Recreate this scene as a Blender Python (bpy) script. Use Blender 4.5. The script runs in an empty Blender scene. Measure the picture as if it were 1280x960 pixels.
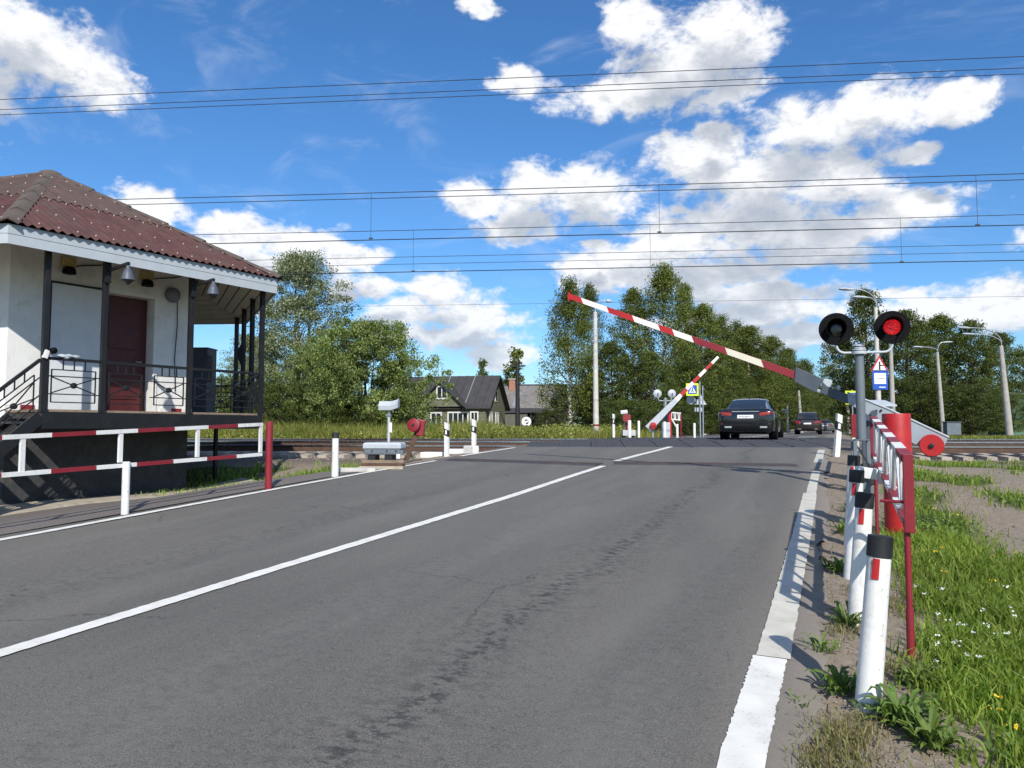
import bpy, bmesh, math, random
import numpy as np
from mathutils import Vector, Matrix, Quaternion
random.seed(7); RNG = np.random.default_rng(7)
scene = bpy.context.scene
COL = scene.collection

# ------------------------------------------------------------------ camera
F_PX = 920.0; PITCH = math.atan(56 / 920.0); YAW = math.radians(23.55); CAM = (0.0, 0.0, 1.5)
cam_d = bpy.data.cameras.new('camera'); cam = bpy.data.objects.new('camera', cam_d); COL.objects.link(cam)
cam_d.sensor_width = 36.0; cam_d.lens = F_PX / 1280 * 36.0; cam_d.clip_start = 0.05; cam_d.clip_end = 6000
cam.location = CAM; cam.rotation_euler = (math.pi / 2 + PITCH, 0, YAW)
scene.camera = cam
scene.render.resolution_x = 1024; scene.render.resolution_y = 768

# direction frames: the road runs along +Y, the camera looks a little left of it, the railway crosses askew
sy, cy = math.sin(YAW), math.cos(YAW); sp, cp = math.sin(PITCH), math.cos(PITCH)
FW = (-sy, cy); RT = (cy, sy)
SK = math.radians(18.5); TN = (-math.sin(SK), math.cos(SK)); RD = (math.cos(SK), math.sin(SK))

# ------------------------------------------------------------------ sun
SUN_EL = math.radians(38.0); _q = math.radians(10.0)
SUN_H = Vector((RT[0] * math.sin(_q) - FW[0] * math.cos(_q), RT[1] * math.sin(_q) - FW[1] * math.cos(_q), 0))
SUN = Vector((SUN_H.x * math.cos(SUN_EL), SUN_H.y * math.cos(SUN_EL), math.sin(SUN_EL)))
sun_d = bpy.data.lights.new('sun', 'SUN'); sun_d.energy = 5.0; sun_d.angle = math.radians(0.55); sun_d.color = (1.0, 0.95, 0.87)
sun_o = bpy.data.objects.new('sun', sun_d); COL.objects.link(sun_o)
sun_o.rotation_euler = (-SUN).to_track_quat('-Z', 'Y').to_euler(); sun_o.location = (10, -15, 30)

# ------------------------------------------------------------------ view
vs = scene.view_settings
vs.view_transform = 'Standard'; vs.look = 'None'; vs.gamma = 1.0; vs.exposure = 0.12; vs.use_curve_mapping = False
scene.render.engine = 'CYCLES'
try:
    scene.cycles.use_denoising = True; scene.cycles.denoiser = 'OPENIMAGEDENOISE'
except Exception: pass
scene.cycles.max_bounces = 6; scene.cycles.diffuse_bounces = 3; scene.cycles.glossy_bounces = 3
scene.cycles.transparent_max_bounces = 8; scene.cycles.transmission_bounces = 4
scene.cycles.caustics_reflective = False; scene.cycles.caustics_refractive = False
scene.cycles.use_adaptive_sampling = True; scene.cycles.adaptive_threshold = 0.012

# ------------------------------------------------------------------ pixel measuring helpers (photo pixels, metres ahead)
def ray(u, v):
    a = (u - 640) / F_PX; b = -(v - 480) / F_PX
    f = cp - b * sp
    return a / f, (sp + b * cp) / f
def P(u, v, Z):
    a, b = ray(u, v)
    return Vector((RT[0] * a * Z + FW[0] * Z, RT[1] * a * Z + FW[1] * Z, CAM[2] + b * Z))

# ------------------------------------------------------------------ world: Nishita sky with cumulus clouds
class NT:
    def __init__(s, tree): s.t = tree; s.n = tree.nodes; s.l = tree.links
    def node(s, typ, **kw):
        n = s.n.new(typ)
        for k, v in kw.items(): setattr(n, k, v)
        return n
    def put(s, sock, v):
        if hasattr(v, 'is_linked') or isinstance(v, bpy.types.NodeSocket): s.l.new(v, sock)
        else: sock.default_value = v
    def m(s, op, a, b=0.0, c=0.0, clamp=False):
        n = s.node('ShaderNodeMath', operation=op, use_clamp=clamp)
        for i, v in enumerate((a, b, c)):
            if v is not None: s.put(n.inputs[i], v)
        return n.outputs[0]
    def vm(s, op, a, b=None, c=None, out=0):
        n = s.node('ShaderNodeVectorMath', operation=op)
        for i, v in enumerate((a, b, c)):
            if v is not None: s.put(n.inputs[i], v)
        return n.outputs['Value'] if op in ('LENGTH', 'DOT_PRODUCT') else n.outputs[0]
    def ss(s, x, a, b, lo=0.0, hi=1.0):
        n = s.node('ShaderNodeMapRange', interpolation_type='SMOOTHSTEP')
        s.put(n.inputs[0], x); n.inputs[1].default_value = a; n.inputs[2].default_value = b
        n.inputs[3].default_value = lo; n.inputs[4].default_value = hi
        return n.outputs[0]
    def lin(s, x, a, b, lo=0.0, hi=1.0):
        n = s.node('ShaderNodeMapRange'); s.put(n.inputs[0], x)
        for i, v in enumerate((a, b, lo, hi)): n.inputs[i + 1].default_value = v
        return n.outputs[0]
    def mix(s, f, a, b, blend='MIX'):
        n = s.node('ShaderNodeMix', data_type='RGBA', blend_type=blend)
        s.put(n.inputs[0], f); s.put(n.inputs[6], a); s.put(n.inputs[7], b)
        return n.outputs[2]
    def noise(s, vec, scale, detail=4, rough=0.55, dist=0.0, out=0):
        n = s.node('ShaderNodeTexNoise'); n.inputs['Scale'].default_value = scale
        n.inputs['Detail'].default_value = detail; n.inputs['Roughness'].default_value = rough
        n.inputs['Distortion'].default_value = dist
        if vec is not None: s.put(n.inputs['Vector'], vec)
        return n.outputs[out]
def c4(c): return (c[0], c[1], c[2], 1.0)

world = bpy.data.worlds.new('World'); scene.world = world; world.use_nodes = True
W = NT(world.node_tree); W.n.clear()
try: world.cycles.sampling_method = 'MANUAL'; world.cycles.sample_map_resolution = 512
except Exception: pass

def azel(u, v):
    a, b = ray(u, v)
    return math.atan(a), math.atan2(b, math.hypot(a, 1.0))
CLOUDS = [  # u, v, half width, half height in photo pixels; the clouds' directions in the sky
    (15, 45, 75, 62), (75, 80, 75, 45), (135, 108, 48, 30), (-60, 90, 90, 60),
    (800, 25, 42, 36), (850, 82, 80, 52), (905, 45, 58, 52), (770, 118, 76, 30), (905, 112, 60, 24), (640, 100, 34, 20),
    (1000, 155, 62, 34), (1090, 138, 80, 38), (1185, 130, 66, 30),
    (595, 252, 42, 24), (665, 236, 48, 34), (735, 240, 58, 36), (645, 283, 46, 20),
    (875, 205, 62, 40), (960, 225, 80, 46), (1040, 225, 80, 42), (1140, 252, 66, 18), (1080, 275, 110, 22), (950, 282, 110, 40),
    (850, 305, 90, 36), (780, 338, 78, 30), (880, 345, 110, 26), (1000, 318, 90, 22), (890, 165, 26, 16), (1155, 192, 26, 12),
    (960, 368, 120, 16), (930, 395, 140, 16), (1000, 420, 90, 20),
    (1170, 388, 80, 28), (1250, 385, 70, 34), (1120, 370, 60, 14),
    (195, 258, 52, 24), (290, 292, 62, 26), (370, 300, 66, 24), (440, 322, 46, 20), (330, 330, 60, 20), (250, 330, 80, 26),
    (428, 362, 26, 18), (475, 358, 30, 14), (545, 366, 44, 24), (590, 396, 66, 26), (505, 396, 50, 20), (560, 424, 96, 13), (625, 440, 44, 18),
    (600, 6, 26, 12), (742, 306, 24, 9), (1330, 290, 60, 20), (1370, 150, 80, 34), (300, 380, 60, 16),
]
BLOBS = []
for (u, v, w, h) in CLOUDS:
    a0, e0 = azel(u, v); a1, _ = azel(u + w, v); a2, _ = azel(u - w, v); _, e1 = azel(u, v - h); _, e2 = azel(u, v + h)
    BLOBS.append((a0, e0, abs(a1 - a2) / 2 * 1.04, abs(e1 - e2) / 2 * 1.06))
grp = bpy.data.node_groups.new('cloud_form', 'ShaderNodeTree')
grp.interface.new_socket('AzEl', in_out='INPUT', socket_type='NodeSocketVector')
grp.interface.new_socket('Form', in_out='OUTPUT', socket_type='NodeSocketFloat')
Gp = NT(grp); gi = Gp.node('NodeGroupInput'); go = Gp.node('NodeGroupOutput')
cur = None
for (a0, e0, sa, se) in BLOBS:
    d = Gp.vm('LENGTH', Gp.vm('MULTIPLY_ADD', gi.outputs[0], (1 / sa, 1 / se, 0), (-a0 / sa, -e0 / se, 0)))
    cur = d if cur is None else Gp.m('SMOOTH_MIN', cur, d, 0.35)
Gp.l.new(Gp.m('MAXIMUM', Gp.m('SUBTRACT', 1.0, cur), -1.3), go.inputs[0])

tc = W.node('ShaderNodeTexCoord'); gen = W.vm('NORMALIZE', tc.outputs['Generated'])
warp = W.noise(W.vm('MULTIPLY', gen, (1, 1, 1.6)), 15.0, 3, 0.6, 0.0, out=1)
wv = W.vm('MULTIPLY', W.vm('SUBTRACT', warp, (0.5, 0.5, 0.5)), (0.065, 0.045, 0.0))
def azel_of(d):
    xr = W.vm('DOT_PRODUCT', d, (RT[0], RT[1], 0)); yf = W.vm('DOT_PRODUCT', d, (FW[0], FW[1], 0)); zz = W.vm('DOT_PRODUCT', d, (0, 0, 1))
    cb = W.node('ShaderNodeCombineXYZ'); az = W.m('ARCTAN2', xr, yf); el = W.m('ARCSINE', zz)
    W.l.new(az, cb.inputs[0]); W.l.new(el, cb.inputs[1])
    return cb.outputs[0], az, el
def formof(vec):
    g = W.node('ShaderNodeGroup'); g.node_tree = grp; W.l.new(vec, g.inputs[0]); return g.outputs[0]
def lumps(d):
    v = W.vm('MULTIPLY', d, (1, 1, 1.6))
    return W.m('MULTIPLY_ADD', W.m('SUBTRACT', W.noise(v, 19.0, 8, 0.63, 0.25), 0.5), 2.2, W.m('MULTIPLY', W.m('SUBTRACT', W.noise(v, 70.0, 4, 0.6), 0.5), 0.45))
AE, AZ, EL = azel_of(gen)
# the same broken cumulus goes on all round the sky
side = W.m('MAXIMUM', W.ss(W.m('ABSOLUTE', AZ), 0.70, 0.95), W.ss(EL, 0.62, 0.85))
cover = W.m('MULTIPLY_ADD', W.m('SUBTRACT', W.noise(W.vm('MULTIPLY', gen, (1, 1, 2.2)), 3.4, 2, 0.5), 0.53), 6.0, -0.1)
AEW = W.vm('ADD', AE, wv)
def full_form(off):
    f = formof(W.vm('ADD', AEW, off) if off else AEW)
    return W.m('MAXIMUM', f, W.m('MULTIPLY_ADD', side, W.m('ADD', cover, 1.3), -1.3))
F0 = full_form(None); F2 = full_form((0.0, 0.046, 0.0))
L0 = lumps(gen); L1 = lumps(W.vm('ADD', gen, (SUN_H.x * 0.004, SUN_H.y * 0.004, 0.014)))
D0 = W.m('ADD', W.m('ADD', F0, L0), 0.08)
alpha = W.m('MULTIPLY', W.ss(D0, -0.13, 0.50), W.ss(EL, -0.01, 0.03))
sky = W.node('ShaderNodeTexSky', sky_type='NISHITA'); sky.sun_disc = False
sky.sun_elevation = SUN_EL; sky.sun_rotation = math.atan2(SUN_H.x, SUN_H.y)
sky.altitude = 50; sky.air_density = 1.15; sky.dust_density = 0.15; sky.ozone_density = 3.0
hs = W.node('ShaderNodeHueSaturation'); hs.inputs['Saturation'].default_value = 1.06; hs.inputs['Value'].default_value = 1.42; hs.inputs['Hue'].default_value = 0.497
W.l.new(W.mix(1.0, sky.outputs[0], c4((0.61, 0.83, 1.13)), 'MULTIPLY'), hs.inputs['Color'])   # camera white balance
# thin high cirrus veil
cv = W.vm('MULTIPLY', gen, (3.0, 9.0, 14.0))
cir = W.m('MULTIPLY', W.ss(W.noise(cv, 1.3, 4, 0.62, 0.8), 0.50, 0.82, 0.0, 0.24), W.ss(EL, 0.0, 0.1))
STR = 0.085
lit = W.ss(W.m('SUBTRACT', L0, L1), -0.40, 0.36)         # lumps that face up and sunward
deep = W.ss(W.m('MULTIPLY_ADD', L0, 0.45, F2), -0.35, 0.85)   # cloud above: its underside
t1 = W.m('MULTIPLY', W.m('SUBTRACT', 1.0, W.m('MULTIPLY', deep, 0.74)), W.m('MULTIPLY_ADD', lit, 0.55, 0.45))
t1 = W.ss(t1, 0.02, 0.78)
cc = W.mix(t1, c4((0.42 / STR, 0.47 / STR, 0.55 / STR)), c4((0.95 / STR, 0.955 / STR, 0.97 / STR)))
low = W.ss(EL, 0.0, 0.22, 0.45, 0.0)                     # distant clouds sink into the air
skyc = W.mix(cir, hs.outputs[0], c4((0.8 / STR, 0.86 / STR, 0.95 / STR)))
cc = W.mix(W.m('MULTIPLY', low, 0.35), cc, skyc)
final = W.mix(W.m('MULTIPLY', alpha, 0.97), skyc, cc)
bg = W.node('ShaderNodeBackground'); bg.inputs[1].default_value = STR
wo = W.node('ShaderNodeOutputWorld'); W.l.new(final, bg.inputs[0]); W.l.new(bg.outputs[0], wo.inputs[0])
# ------------------------------------------------------------------ ground shape
def sm(a, b, x):
    t = np.clip((x - a) / (b - a), 0, 1); return t * t * (3 - 2 * t)
TP = [-60, 0, 13, 17, 20.7, 22.4, 24, 25.7, 27.4, 31, 40, 3000]
ZP = [-3.2, 0, .70, .89, 1.035, 1.12, 1.105, 1.10, 1.13, 1.10, 1.05, 1.05]
def road_z(x, y): return np.interp(TN[0] * x + TN[1] * y, TP, ZP)
def ground(x, y):
    t = TN[0] * x + TN[1] * y
    g = np.interp(t, TP, ZP)
    off = np.minimum(g, .67) + .29 * sm(30, 34, t) - .55 * sm(-7.2, -13, x) * (1 - sm(14.5, 19, t))
    m = sm(2.2, .5, x) * sm(-10.2, -7.9, x)
    return off * (1 - m) + g * m
def gz(x, y): return float(ground(np.float64(x), np.float64(y)))
def rz(x, y): return float(road_z(np.float64(x), np.float64(y)))
def G(u, v, off=0.0):
    a, b = ray(u, v)
    Z = np.arange(1.5, 160, .01)
    x = RT[0] * a * Z + FW[0] * Z; y = RT[1] * a * Z + FW[1] * Z; z = CAM[2] + b * Z
    i = int(np.argmax(z - ground(x, y) < off)); return Vector((x[i], y[i], z[i]))
def at(u, Z):                       # ground point under photo column u, Z metres ahead
    p = P(u, 536, Z); return Vector((p.x, p.y, gz(p.x, p.y)))
def tr(t, r):                       # a point t across and r along the railway
    return (TN[0] * t + RD[0] * r, TN[1] * t + RD[1] * r)
_lat = RNG.random((256, 256))
def vnoise(x, y, s=1.0, o=3):
    out = 0; amp = 1.0; tot = 0
    for k in range(o):
        X = x * s * 2 ** k + 37.3 * k; Y = y * s * 2 ** k + 11.7 * k
        i = np.floor(X).astype(int); j = np.floor(Y).astype(int); fx = X - i; fy = Y - j
        fx = fx * fx * (3 - 2 * fx); fy = fy * fy * (3 - 2 * fy)
        g = lambda p, q: _lat[p % 256, q % 256]
        out = out + amp * ((g(i, j) * (1 - fx) + g(i + 1, j) * fx) * (1 - fy) + (g(i, j + 1) * (1 - fx) + g(i + 1, j + 1) * fx) * fy)
        tot += amp; amp *= .5
    return out / tot

# ------------------------------------------------------------------ mesh helpers
class MB:
    def __init__(s): s.v = []; s.f = []; s.mi = []
    def add(s, vs, fs, mi=0):
        b = len(s.v); s.v += [tuple(p) for p in vs]; s.f += [tuple(b + i for i in f) for f in fs]
        s.mi += [mi] * len(fs) if isinstance(mi, int) else list(mi); return s
    def box(s, c, d, rot=None, mi=0):
        x, y, z = d[0] / 2, d[1] / 2, d[2] / 2
        vs = [Vector(p) for p in ((-x, -y, -z), (x, -y, -z), (x, y, -z), (-x, y, -z), (-x, -y, z), (x, -y, z), (x, y, z), (-x, y, z))]
        if rot is not None: vs = [rot @ p for p in vs]
        c = Vector(c)
        return s.add([p + c for p in vs], [(0, 3, 2, 1), (4, 5, 6, 7), (0, 1, 5, 4), (1, 2, 6, 5), (2, 3, 7, 6), (3, 0, 4, 7)], mi)
    def bar(s, a, b, w, h, mi=0, up=(0, 0, 1)):      # box beam from a to b
        a, b = Vector(a), Vector(b); d = b - a; L = d.length; d.normalize()
        u = Vector(up); x = d.cross(u)
        if x.length < 1e-5: x = d.cross(Vector((1, 0, 0)))
        x.normalize(); u = x.cross(d)
        M = Matrix((x, d, u)).transposed()
        return s.box((a + b) / 2, (w, L, h), M, mi)
    def sweep(s, pts, r, n=8, mi=0, cap=True):
        pts = [Vector(p) for p in pts]; rs = r if isinstance(r, (list, tuple)) else [r] * len(pts)
        b = len(s.v); prev = None; vs = []
        for i, p in enumerate(pts):
            d = (pts[min(i + 1, len(pts) - 1)] - pts[max(i - 1, 0)]).normalized()
            if prev is None: x = d.cross(Vector((0, 0, 1))); x = x if x.length > 1e-3 else d.cross(Vector((1, 0, 0)))
            else: x = prev - d * prev.dot(d)
            x.normalize(); prev = x; y = d.cross(x)
            vs += [p + x * math.cos(2 * math.pi * k / n) * rs[i] + y * math.sin(2 * math.pi * k / n) * rs[i] for k in range(n)]
        fs = []; mm = []
        for i in range(len(pts) - 1):
            for k in range(n):
                fs.append((i * n + k, i * n + (k + 1) % n, (i + 1) * n + (k + 1) % n, (i + 1) * n + k)); mm.append(mi[i] if isinstance(mi, (list, tuple)) else mi)
        if cap:
            fs.append(tuple(range(n - 1, -1, -1))); fs.append(tuple((len(pts) - 1) * n + k for k in range(n)))
            mm += [mi[0], mi[-1]] if isinstance(mi, (list, tuple)) else [mi, mi]
        return s.add(vs, fs, mm)
    def lathe(s, prof, n=20, M=None, mi=0):          # prof: (radius, height) from bottom to top
        vs = []; fs = []; mm = []
        for r, z in prof: vs += [Vector((r * math.cos(2 * math.pi * k / n), r * math.sin(2 * math.pi * k / n), z)) for k in range(n)]
        for i in range(len(prof) - 1):
            for k in range(n):
                fs.append((i * n + k, i * n + (k + 1) % n, (i + 1) * n + (k + 1) % n, (i + 1) * n + k)); mm.append(mi[i] if isinstance(mi, (list, tuple)) else mi)
        fs.append(tuple(range(n - 1, -1, -1))); fs.append(tuple((len(prof) - 1) * n + k for k in range(n)))
        mm += [mi[0], mi[-1]] if isinstance(mi, (list, tuple)) else [mi, mi]
        if M is not None: vs = [M @ p for p in vs]
        return s.add(vs, fs, mm)
    def prism(s, poly, z0, z1, M=None, mi=0):        # polygon in local XY, extruded along local Z
        n = len(poly); vs = [Vector((p[0], p[1], z0)) for p in poly] + [Vector((p[0], p[1], z1)) for p in poly]
        if M is not None: vs = [M @ p for p in vs]
        return s.add(vs, [tuple(range(n - 1, -1, -1)), tuple(range(n, 2 * n))] + [(i, (i + 1) % n, n + (i + 1) % n, n + i) for i in range(n)], mi)
    def loft(s, rings, mi=0, cap=True, closed=True):
        n = len(rings[0]); vs = [p for r in rings for p in r]; fs = []; mm = []
        for i in range(len(rings) - 1):
            for k in range(n if closed else n - 1):
                fs.append((i * n + k, i * n + (k + 1) % n, (i + 1) * n + (k + 1) % n, (i + 1) * n + k))
                mm.append(mi(i, k) if callable(mi) else mi)
        if cap:
            fs.append(tuple(range(n - 1, -1, -1))); fs.append(tuple((len(rings) - 1) * n + k for k in range(n)))
            mm += [mi(0, -1), mi(len(rings) - 2, -1)] if callable(mi) else [mi, mi]
        return s.add(vs, fs, mm)
    def mesh(s, name, mats, bev=0.0, smooth=None, fix=True):
        me = bpy.data.meshes.new(name); me.from_pydata(s.v, [], s.f)
        for m in (mats if isinstance(mats, (list, tuple)) else [mats]): me.materials.append(MAT[m] if isinstance(m, str) else m)
        if len(set(s.mi)) > 1: me.polygons.foreach_set('material_index', s.mi)
        if fix or bev:
            bm = bmesh.new(); bm.from_mesh(me)
            if fix: bmesh.ops.recalc_face_normals(bm, faces=bm.faces)
            if bev:
                es = [e for e in bm.edges if len(e.link_faces) == 2 and e.calc_face_angle(0) > .5]
                bmesh.ops.bevel(bm, geom=es, offset=bev, segments=2, profile=.6, affect='EDGES', clamp_overlap=True)
            bm.to_mesh(me); bm.free()
        if smooth is not None:
            me.shade_smooth(); me.set_sharp_from_angle(angle=math.radians(smooth))
        me.update(); return me
    def build(s, name, mats, parent=None, bev=0.0, smooth=None, loc=None, rotz=None, fix=True):
        o = bpy.data.objects.new(name, s.mesh(name, mats, bev, smooth, fix)); COL.objects.link(o)
        if parent is not None: o.parent = parent
        if loc is not None: o.location = loc
        if rotz is not None: o.rotation_euler.z = rotz
        return o
def tag(o, label=None, cat=None, group=None, kind=None):
    if label: o['label'] = label
    if cat: o['category'] = cat
    if group: o['group'] = group
    if kind: o['kind'] = kind
    return o
def thing(name, label, cat, loc=(0, 0, 0), rotz=0.0, group=None):
    o = bpy.data.objects.new(name, None); COL.objects.link(o); o.empty_display_size = .2
    o.location = loc; o.rotation_euler = (0, 0, rotz)
    return tag(o, label, cat, group)
def dup(root, loc, rotz, label=None, scale=None, drop=()):
    def cp_(o, par):
        c = o.copy(); COL.objects.link(c); c.parent = par
        for ch in o.children:
            if ch.name.split('.')[0] not in drop: cp_(ch, c)
        return c
    r = cp_(root, None); r.location = loc; r.rotation_euler = (0, 0, rotz)
    if label: r['label'] = label
    if scale is not None: r.scale = scale if not isinstance(scale, (int, float)) else (scale,) * 3
    return r
def lookM(d, up=(0, 0, 1), loc=(0, 0, 0)):           # matrix whose local Z points along d
    z = Vector(d).normalized(); x = Vector(up).cross(z)
    if x.length < 1e-4: x = Vector((1, 0, 0))
    x.normalize(); y = z.cross(x)
    M = Matrix((x, y, z)).transposed().to_4x4(); M.translation = Vector(loc); return M

# ------------------------------------------------------------------ materials
MAT = {}
def mk(name, col, rough=.6, var=.12, scale=5.0, bump=0.0, bscale=60.0, metal=0.0, dirt=None, damt=.35, dscale=3.0, spec=.5, coat=0.0, chips=None):
    m = bpy.data.materials.new(name); m.use_nodes = True; T = NT(m.node_tree); T.n.clear()
    b = T.node('ShaderNodeBsdfPrincipled'); o = T.node('ShaderNodeOutputMaterial'); T.l.new(b.outputs[0], o.inputs[0])
    geo = T.node('ShaderNodeNewGeometry'); pos = geo.outputs['Position']
    n = T.noise(pos, scale, 5, .6)
    f = T.lin(n, .3, .7, 1 - var, 1 + var)
    base = T.mix(1.0, c4(col), f, 'MULTIPLY')
    if dirt is not None:
        n2 = T.noise(pos, dscale, 7, .68, .4); base = T.mix(T.ss(n2, .48, .72, 0, damt), base, c4(dirt))
    if chips is not None:
        n5 = T.noise(pos, 34, 5, .7, .3); base = T.mix(T.ss(n5, .635, .68, 0, .8), base, c4(chips)); n6 = T.noise(T.vm('MULTIPLY', pos, (9, 9, 1.2)), 2.2, 4, .65); base = T.mix(T.ss(n6, .54, .74, 0, .4), base, c4(chips))
    T.l.new(base, b.inputs['Base Color'])
    b.inputs['Metallic'].default_value = metal
    T.l.new(T.lin(T.noise(pos, scale * 2.3, 4, .6), .3, .7, max(.03, rough - .1), min(1, rough + .1)), b.inputs['Roughness'])
    b.inputs['Specular IOR Level'].default_value = spec; b.inputs['Coat Weight'].default_value = coat; b.inputs['Coat Roughness'].default_value = .04
    if bump:
        bn = T.node('ShaderNodeBump'); bn.inputs['Strength'].default_value = 1.0; bn.inputs['Distance'].default_value = bump
        T.l.new(T.noise(pos, bscale, 4, .6), bn.inputs['Height']); T.l.new(bn.outputs[0], b.inputs['Normal'])
    MAT[name] = m; return m
def mk_emit(name, col, s):
    m = bpy.data.materials.new(name); m.use_nodes = True; b = m.node_tree.nodes['Principled BSDF']
    b.inputs['Base Color'].default_value = c4((.1, .01, .01)); b.inputs['Emission Color'].default_value = c4(col); b.inputs['Emission Strength'].default_value = s; MAT[name] = m
def mk_glass(name, col=(.02, .025, .03), rough=.04):
    m = bpy.data.materials.new(name); m.use_nodes = True; b = m.node_tree.nodes['Principled BSDF']
    b.inputs['Base Color'].default_value = c4(col); b.inputs['Roughness'].default_value = rough; b.inputs['Specular IOR Level'].default_value = .8; MAT[name] = m
mk('white_paint', (.72, .72, .70), .55, .08, 3, dirt=(.40, .36, .30), damt=.5, dscale=6, bump=.0015, chips=(.24, .22, .19))
mk('red_paint', (.22, .012, .022), .5, .10, 4, dirt=(.22, .03, .03), damt=.5, dscale=5, bump=.001, chips=(.12, .035, .03))
mk('bright_red', (.42, .016, .016), .45, .14, 4, dirt=(.26, .022, .022), damt=.5, bump=.002, bscale=20, chips=(.16, .03, .025))
mk('arm_white', (.78, .78, .76), .5, .05, 3, dirt=(.5, .48, .42), damt=.25)
mk('arm_cream', (.66, .62, .50), .5, .06, 3)
mk('black_paint', (.011, .012, .014), .6, .2, 6, dirt=(.05, .05, .05), damt=.4, bump=.001)
mk('iron_black', (.011, .012, .014), .5, .2, 8, dirt=(.035, .032, .03), damt=.35, spec=.3)
mk('plate_grey', (.30, .34, .38), .5, .06, 4, dirt=(.24, .26, .28), damt=.3)
mk('grey_paint', (.125, .15, .172), .5, .08, 4, dirt=(.2, .2, .19), damt=.35, dscale=4, bump=.001)
mk('light_grey', (.42, .46, .50), .5, .08, 4, dirt=(.3, .3, .3), damt=.3)
mk('dark_grey', (.06, .075, .10), .55, .12, 4, dirt=(.1, .11, .12), damt=.3)
mk('galvanised', (.42, .45, .48), .42, .12, 8, metal=.6)
mk('concrete', (.36, .34, .31), .85, .14, 3, bump=.004, bscale=40, dirt=(.2, .19, .17), damt=.5, dscale=4)
mk('concrete_light', (.52, .50, .46), .85, .14, 4, bump=.004, bscale=40, dirt=(.3, .27, .23), damt=.5, dscale=5)
mk('sleeper_conc', (.38, .33, .27), .9, .18, 5, bump=.006, bscale=40, dirt=(.2, .16, .12), damt=.65, dscale=6)
mk('rust', (.085, .045, .028), .8, .3, 10, bump=.003)
mk('rail_side', (.075, .042, .028), .75, .25, 6)
mk('rail_top', (.55, .55, .56), .22, .08, 6, metal=1.0)
mk('ballast', (.20, .165, .13), .95, .35, 9, bump=.02, bscale=30, dirt=(.11, .085, .065), damt=.6, dscale=5)
mk('stone', (.24, .205, .17), .95, .4, 3.0)
mk('rubber', (.045, .046, .048), .75, .2, 8, bump=.004, bscale=80, dirt=(.075, .07, .065), damt=.5)
mk('steel_plate', (.045, .047, .052), .6, .2, 6, metal=.1, dirt=(.12, .10, .085), damt=.5)
mk('wood_old', (.23, .17, .12), .85, .22, 7, bump=.004, dirt=(.09, .07, .055), damt=.6)
mk('wood_pale', (.42, .36, .27), .85, .2, 7, bump=.004, dirt=(.2, .16, .12), damt=.5)
mk('tyre', (.012, .012, .013), .85, .15, 20)
mk('alloy', (.55, .56, .58), .25, .05, 6, metal=1.0)
mk('chrome', (.7, .7, .72), .12, .03, 6, metal=1.0)
mk('car_black', (.0045, .006, .010), .22, .05, 4, coat=1.0)
mk('car_brown', (.020, .013, .012), .25, .05, 4, coat=1.0)
mk('car_white', (.6, .6, .6), .3, .05, 4, coat=1.0)
mk('car_grey', (.12, .13, .14), .3, .05, 4, coat=1.0)
mk('black_plastic', (.004, .004, .005), .8, .1, 8, spec=.15)
mk('plate_white', (.8, .8, .8), .4, .02, 8)
mk('ink', (.01, .01, .012), .6, .02, 8)
mk('tail_red', (.35, .006, .006), .12, .1, 10, coat=1.0)
mk('tail_dark', (.07, .003, .004), .12, .1, 10, coat=1.0)
mk('wire', (.035, .036, .04), .55, .1, 3, metal=.3)
mk('sign_yellow', (.62, .78, .02), .45, .03, 4)
mk('sign_blue', (.014, .08, .42), .4, .05, 4)
mk('sign_white', (.75, .76, .76), .4, .04, 4)
mk('sign_red', (.55, .02, .02), .4, .04, 4)
mk('brick', (.34, .16, .10), .9, .2, 8)
mk_glass('glass'); mk_glass('lens_black', (.006, .006, .007), .25)
mk_emit('lamp_red', (1.0, .02, .03), .62)
_T = NT(MAT['lamp_red'].node_tree); _g = _T.node('ShaderNodeNewGeometry'); _v = _T.node('ShaderNodeTexVoronoi'); _v.inputs['Scale'].default_value = 62; _T.l.new(_g.outputs['Position'], _v.inputs['Vector'])
_T.l.new(_T.ss(_v.outputs['Distance'], .25, .62, .95, .22), _T.n['Principled BSDF'].inputs['Emission Strength'])

# ------------------------------------------------------------------ ground
PATHS = [([G(1315, 700), G(1255, 648), G(1205, 622), G(1150, 605)], .22), ([G(1290, 612), G(1220, 590), G(1150, 583)], .42)]
def dist_path(x, y):
    d = np.full(np.shape(x), 1e9)
    for pts, w in PATHS:
        for a, b in zip(pts, pts[1:]):
            vx, vy = b.x - a.x, b.y - a.y; tt = np.clip(((x - a.x) * vx + (y - a.y) * vy) / (vx * vx + vy * vy), 0, 1)
            d = np.minimum(d, np.hypot(x - a.x - tt * vx, y - a.y - tt * vy) - w)
    return d
def turf(x, y):
    x = np.asarray(x, float); y = np.asarray(y, float)
    t = TN[0] * x + TN[1] * y; n = vnoise(x, y, 1.1, 4) - .5; nf = vnoise(x, y, 3.1, 3) - .5
    g = np.where(x > -3.5, sm(.28, .72, x + n * .45 + nf * .25 - .10 * sm(2.0, 5.5, y) * 0 - .35 * sm(9, 13, y)), sm(-9.2, -9.9, x + n * .6) * sm(13.2, 14.4, t) * sm(18.4, 17.2, t))
    g = g * sm(-.12, .45, dist_path(x, y) + n * .9 + nf * .3)
    g = g * np.where(t < 25, sm(19.6, 18.2, t + n * 1.6), sm(30.2, 31.4, t + n * 1.5))
    far = sm(11, 14.5, y)
    return g * (1 - far * (1 - sm(.36, .52, n + .5 + .12 * (t > 31))))
def axis(parts):
    out = []
    for a, b, st in parts: out += list(np.arange(a, b, st))
    return np.array(out + [parts[-1][1]])
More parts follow.
